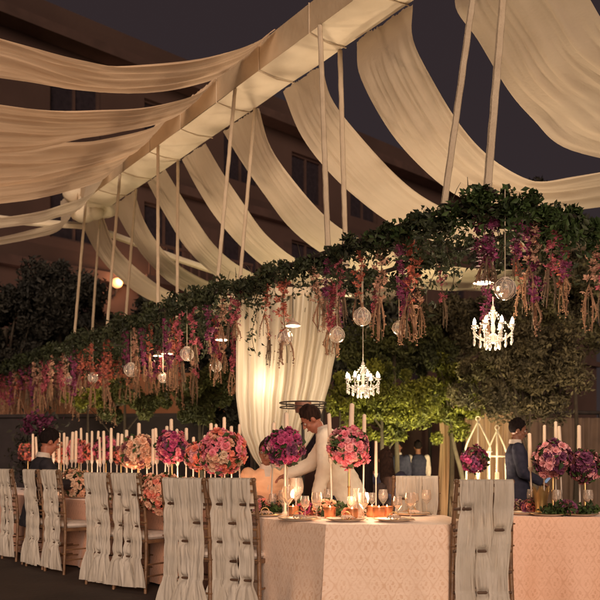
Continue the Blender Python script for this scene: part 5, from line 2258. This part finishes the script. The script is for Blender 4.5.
            cm.add([f0 + lat * .035 + up * .01, f0 - lat * .035 + up * .01, V['chest'] + fw * (.115 + g)], [(0, 1, 2)])
            cm.build(nm, m, body)
    return root


def standing(h=1.75, lean=0.0, armL=None, armR=None):
    J = dict(pelvis=(0, 0, .96), chest=(0, .005, 1.27), neck=(0, -.01, 1.475), head=(0, .015, 1.625), shL=(-.185, -.01, 1.41), shR=(.185, -.01, 1.41),
             elL=(-.225, -.03, 1.13), elR=(.225, -.03, 1.13), wrL=(-.215, .06, .89), wrR=(.215, .06, .89),
             hipL=(-.09, 0, .90), hipR=(.09, 0, .90), knL=(-.10, .01, .50), knR=(.10, .01, .50), anL=(-.105, -.01, .10), anR=(.105, -.01, .10))
    if armL: J['elL'], J['wrL'] = armL
    if armR: J['elR'], J['wrR'] = armR
    return J


SUIT = lambda m, mt: [('trousers', 'trousers', mt, .012), ('jacket', 'jacket', m, .022), ('shoes', 'shoes', M_shoe, 0), ('shirt_collar', 'collar', M_whites, .024)]
SERV = lambda: [('trousers', 'trousers', M_black, .012), ('shirt', 'top', M_whites, .012), ('vest', 'vest', M_navy, .022), ('shoes', 'shoes', M_shoe, 0)]

# navy suited man at right, facing the right table (his left side away)
J = standing(armL=((-.24, .03, 1.14), (-.14, .25, 1.06)), armR=((.24, .03, 1.14), (.15, .24, 1.03)))
p = P(517, 500, 8.35)
person('man in navy blazer and pale trousers standing behind the right table with a tablet', (p.x, p.y, 0), math.radians(-98), J, M_skin_d,
       SUIT(M_navy, M_beige), ('short', M_hair), scale=.905, head_pitch=math.radians(-14), head_yaw=math.radians(-4), facehair=True)
# the light blue object in his hands
a = math.radians(-98)
q = Vector((p.x, p.y, 0)) + Matrix.Rotation(a, 3, 'Z') @ Vector((0, .36, 1.07)) * .905
ro = empty('tablet', q, 'small pale blue lit tablet held by the navy suited man', 'tablet')
ro.rotation_euler = (math.radians(50), 0, a)
mb = MB()
mb.box((0, 0, 0), (.20, .14, .010))
mb.build('case', M_darkmetal, ro, smooth=False)
mb = MB()
mb.box((0, 0, .0065), (.18, .12, .003))
mb.build('screen', mat('tablet_screen', (.30, .42, .60), emit=.35, ecol=(.35, .5, .75)), ro, smooth=False)

# bending waiter in cream jacket: bends to the left, working on the centre table
J = dict(pelvis=(0, -.04, .98), chest=(0, .06, 1.255), neck=(0, .145, 1.455), head=(0, .255, 1.560), shL=(-.19, .10, 1.395), shR=(.19, .12, 1.395),
         elL=(-.235, .10, 1.11), elR=(.225, .30, 1.15), wrL=(-.20, .17, .86), wrR=(.14, .50, 1.06),
         hipL=(-.09, -.03, .92), hipR=(.09, -.03, .92), knL=(-.10, -.02, .51), knR=(.10, -.06, .51), anL=(-.11, -.05, .10), anR=(.11, -.16, .10))
p = P(339, 500, 7.05)
person('waiter in a cream jacket and dark trousers bending forward over the centre table', (p.x, p.y, 0), math.radians(80), J, M_skin_m,
       [('trousers', 'trousers', M_navy, .014), ('jacket', 'jacket', M_shirt, .030), ('shoes', 'shoes', M_shoe, 0), ('shirt_collar', 'collar', M_whites, .03)], ('short', M_hairb), scale=.97, head_pitch=math.radians(-42), head_yaw=math.radians(14))

# seated peach dressed guest at the far side of the centre table
SEAT = dict(pelvis=(0, 0, .56), chest=(0, .05, .86), neck=(0, .05, 1.06), head=(0, .09, 1.205), shL=(-.18, .04, 1.0), shR=(.18, .04, 1.0),
            elL=(-.23, .14, .80), elR=(.23, .14, .80), wrL=(-.12, .36, .80), wrR=(.12, .36, .80),
            hipL=(-.09, .02, .54), hipR=(.09, .02, .54), knL=(-.11, .42, .52), knR=(.11, .42, .52), anL=(-.11, .40, .10), anR=(.11, .40, .10))


def stool(x, y, label, seat_z=.455):
    ro = empty('garden_stool', (x, y, 0), label, 'stool')
    mb = MB()
    mb.lathe([(.0001, seat_z - .03), (.17, seat_z - .03), (.185, seat_z - .01), (.18, seat_z + .004), (.0001, seat_z + .006)], n=20)
    mb.build('seat', M_wood, ro)
    for k in range(4):
        a = PI / 4 + k * PI / 2
        mb = MB()
        mb.tube([(math.cos(a) * .19, math.sin(a) * .19, 0), (math.cos(a) * .13, math.sin(a) * .13, seat_z - .03)], [.012, .016], 8)
        mb.build('leg', M_wood, ro)


p = P(267, 500, 7.75)
person('guest in a peach tunic seated behind the purple flower ball', (p.x, p.y, 0), math.radians(185), SEAT, M_skin_d,
       [('tunic', 'jacket', M_peach, .020), ('tunic_collar', 'collar', M_whites, .024), ('trousers', 'trousers', M_whites, .014), ('shoes', 'shoes', M_shoe, 0)], ('short', M_hairb), scale=1.02, head_yaw=math.radians(-20), head_pitch=math.radians(-6))
stool(p.x, p.y, 'wooden stool under the guest in the peach tunic')

# seated man in dark suit at left
p = P(38, 500, 9.05)
person('seated man in a dark suit at the left edge, his head bowed towards the candles', (p.x, p.y, 0), math.radians(-58), {**SEAT, 'head': (0, .12, 1.235), 'neck': (0, .06, 1.08)}, M_skin_m,
       SUIT(M_black, M_black), ('short', M_hair), scale=1.11, head_yaw=math.radians(-4), head_pitch=math.radians(-24))
stool(p.x, p.y, 'wooden stool under the dark suited man at left', .50)

# two waiters in vests further back
p = P(418, 500, 14.6)
person('right one of the two far waiters, from behind in dark vest and white sleeves', (p.x, p.y, 0), math.radians(8), standing(), M_skin_d, SERV(), ('short', M_hair), scale=.88, vox=.014)
p = P(398, 500, 14.2)
person('waiter in dark clothes facing the viewer, left one of the two far waiters', (p.x, p.y, 0), math.radians(160), standing(), M_skin_d,
       [('trousers', 'trousers', M_black, .012), ('jacket', 'jacket', M_navy, .022), ('shirt_collar', 'collar', M_whites, .024), ('shoes', 'shoes', M_shoe, 0)], ('short', M_hair), scale=.87, vox=.014, head_pitch=math.radians(-10))
p = P(387, 500, 9.3)
person('woman with long brown hair and navy dress seated with her back turned', (p.x, p.y, 0), math.radians(6), SEAT, M_skin_m,
       [('dress', 'top', M_navy, .022), ('skirt', 'trousers', M_navy, .03), ('shoes', 'shoes', M_shoe, 0)], ('long', M_hairb), scale=.97, vox=.012)
stool(p.x, p.y, 'wooden stool under the woman with long hair')
p = P(366, 500, 8.6)
person('guest in brown clothes seated with back turned beside the pink rose ball', (p.x, p.y, 0), math.radians(-14), SEAT, M_skin_m,
       [('jacket', 'jacket', M_brownc, .022), ('trousers', 'trousers', M_black, .014), ('shoes', 'shoes', M_shoe, 0)], ('long', M_hair), scale=.86, vox=.012, head_pitch=math.radians(-12))
stool(p.x, p.y, 'wooden stool under the guest in brown clothes', .39)
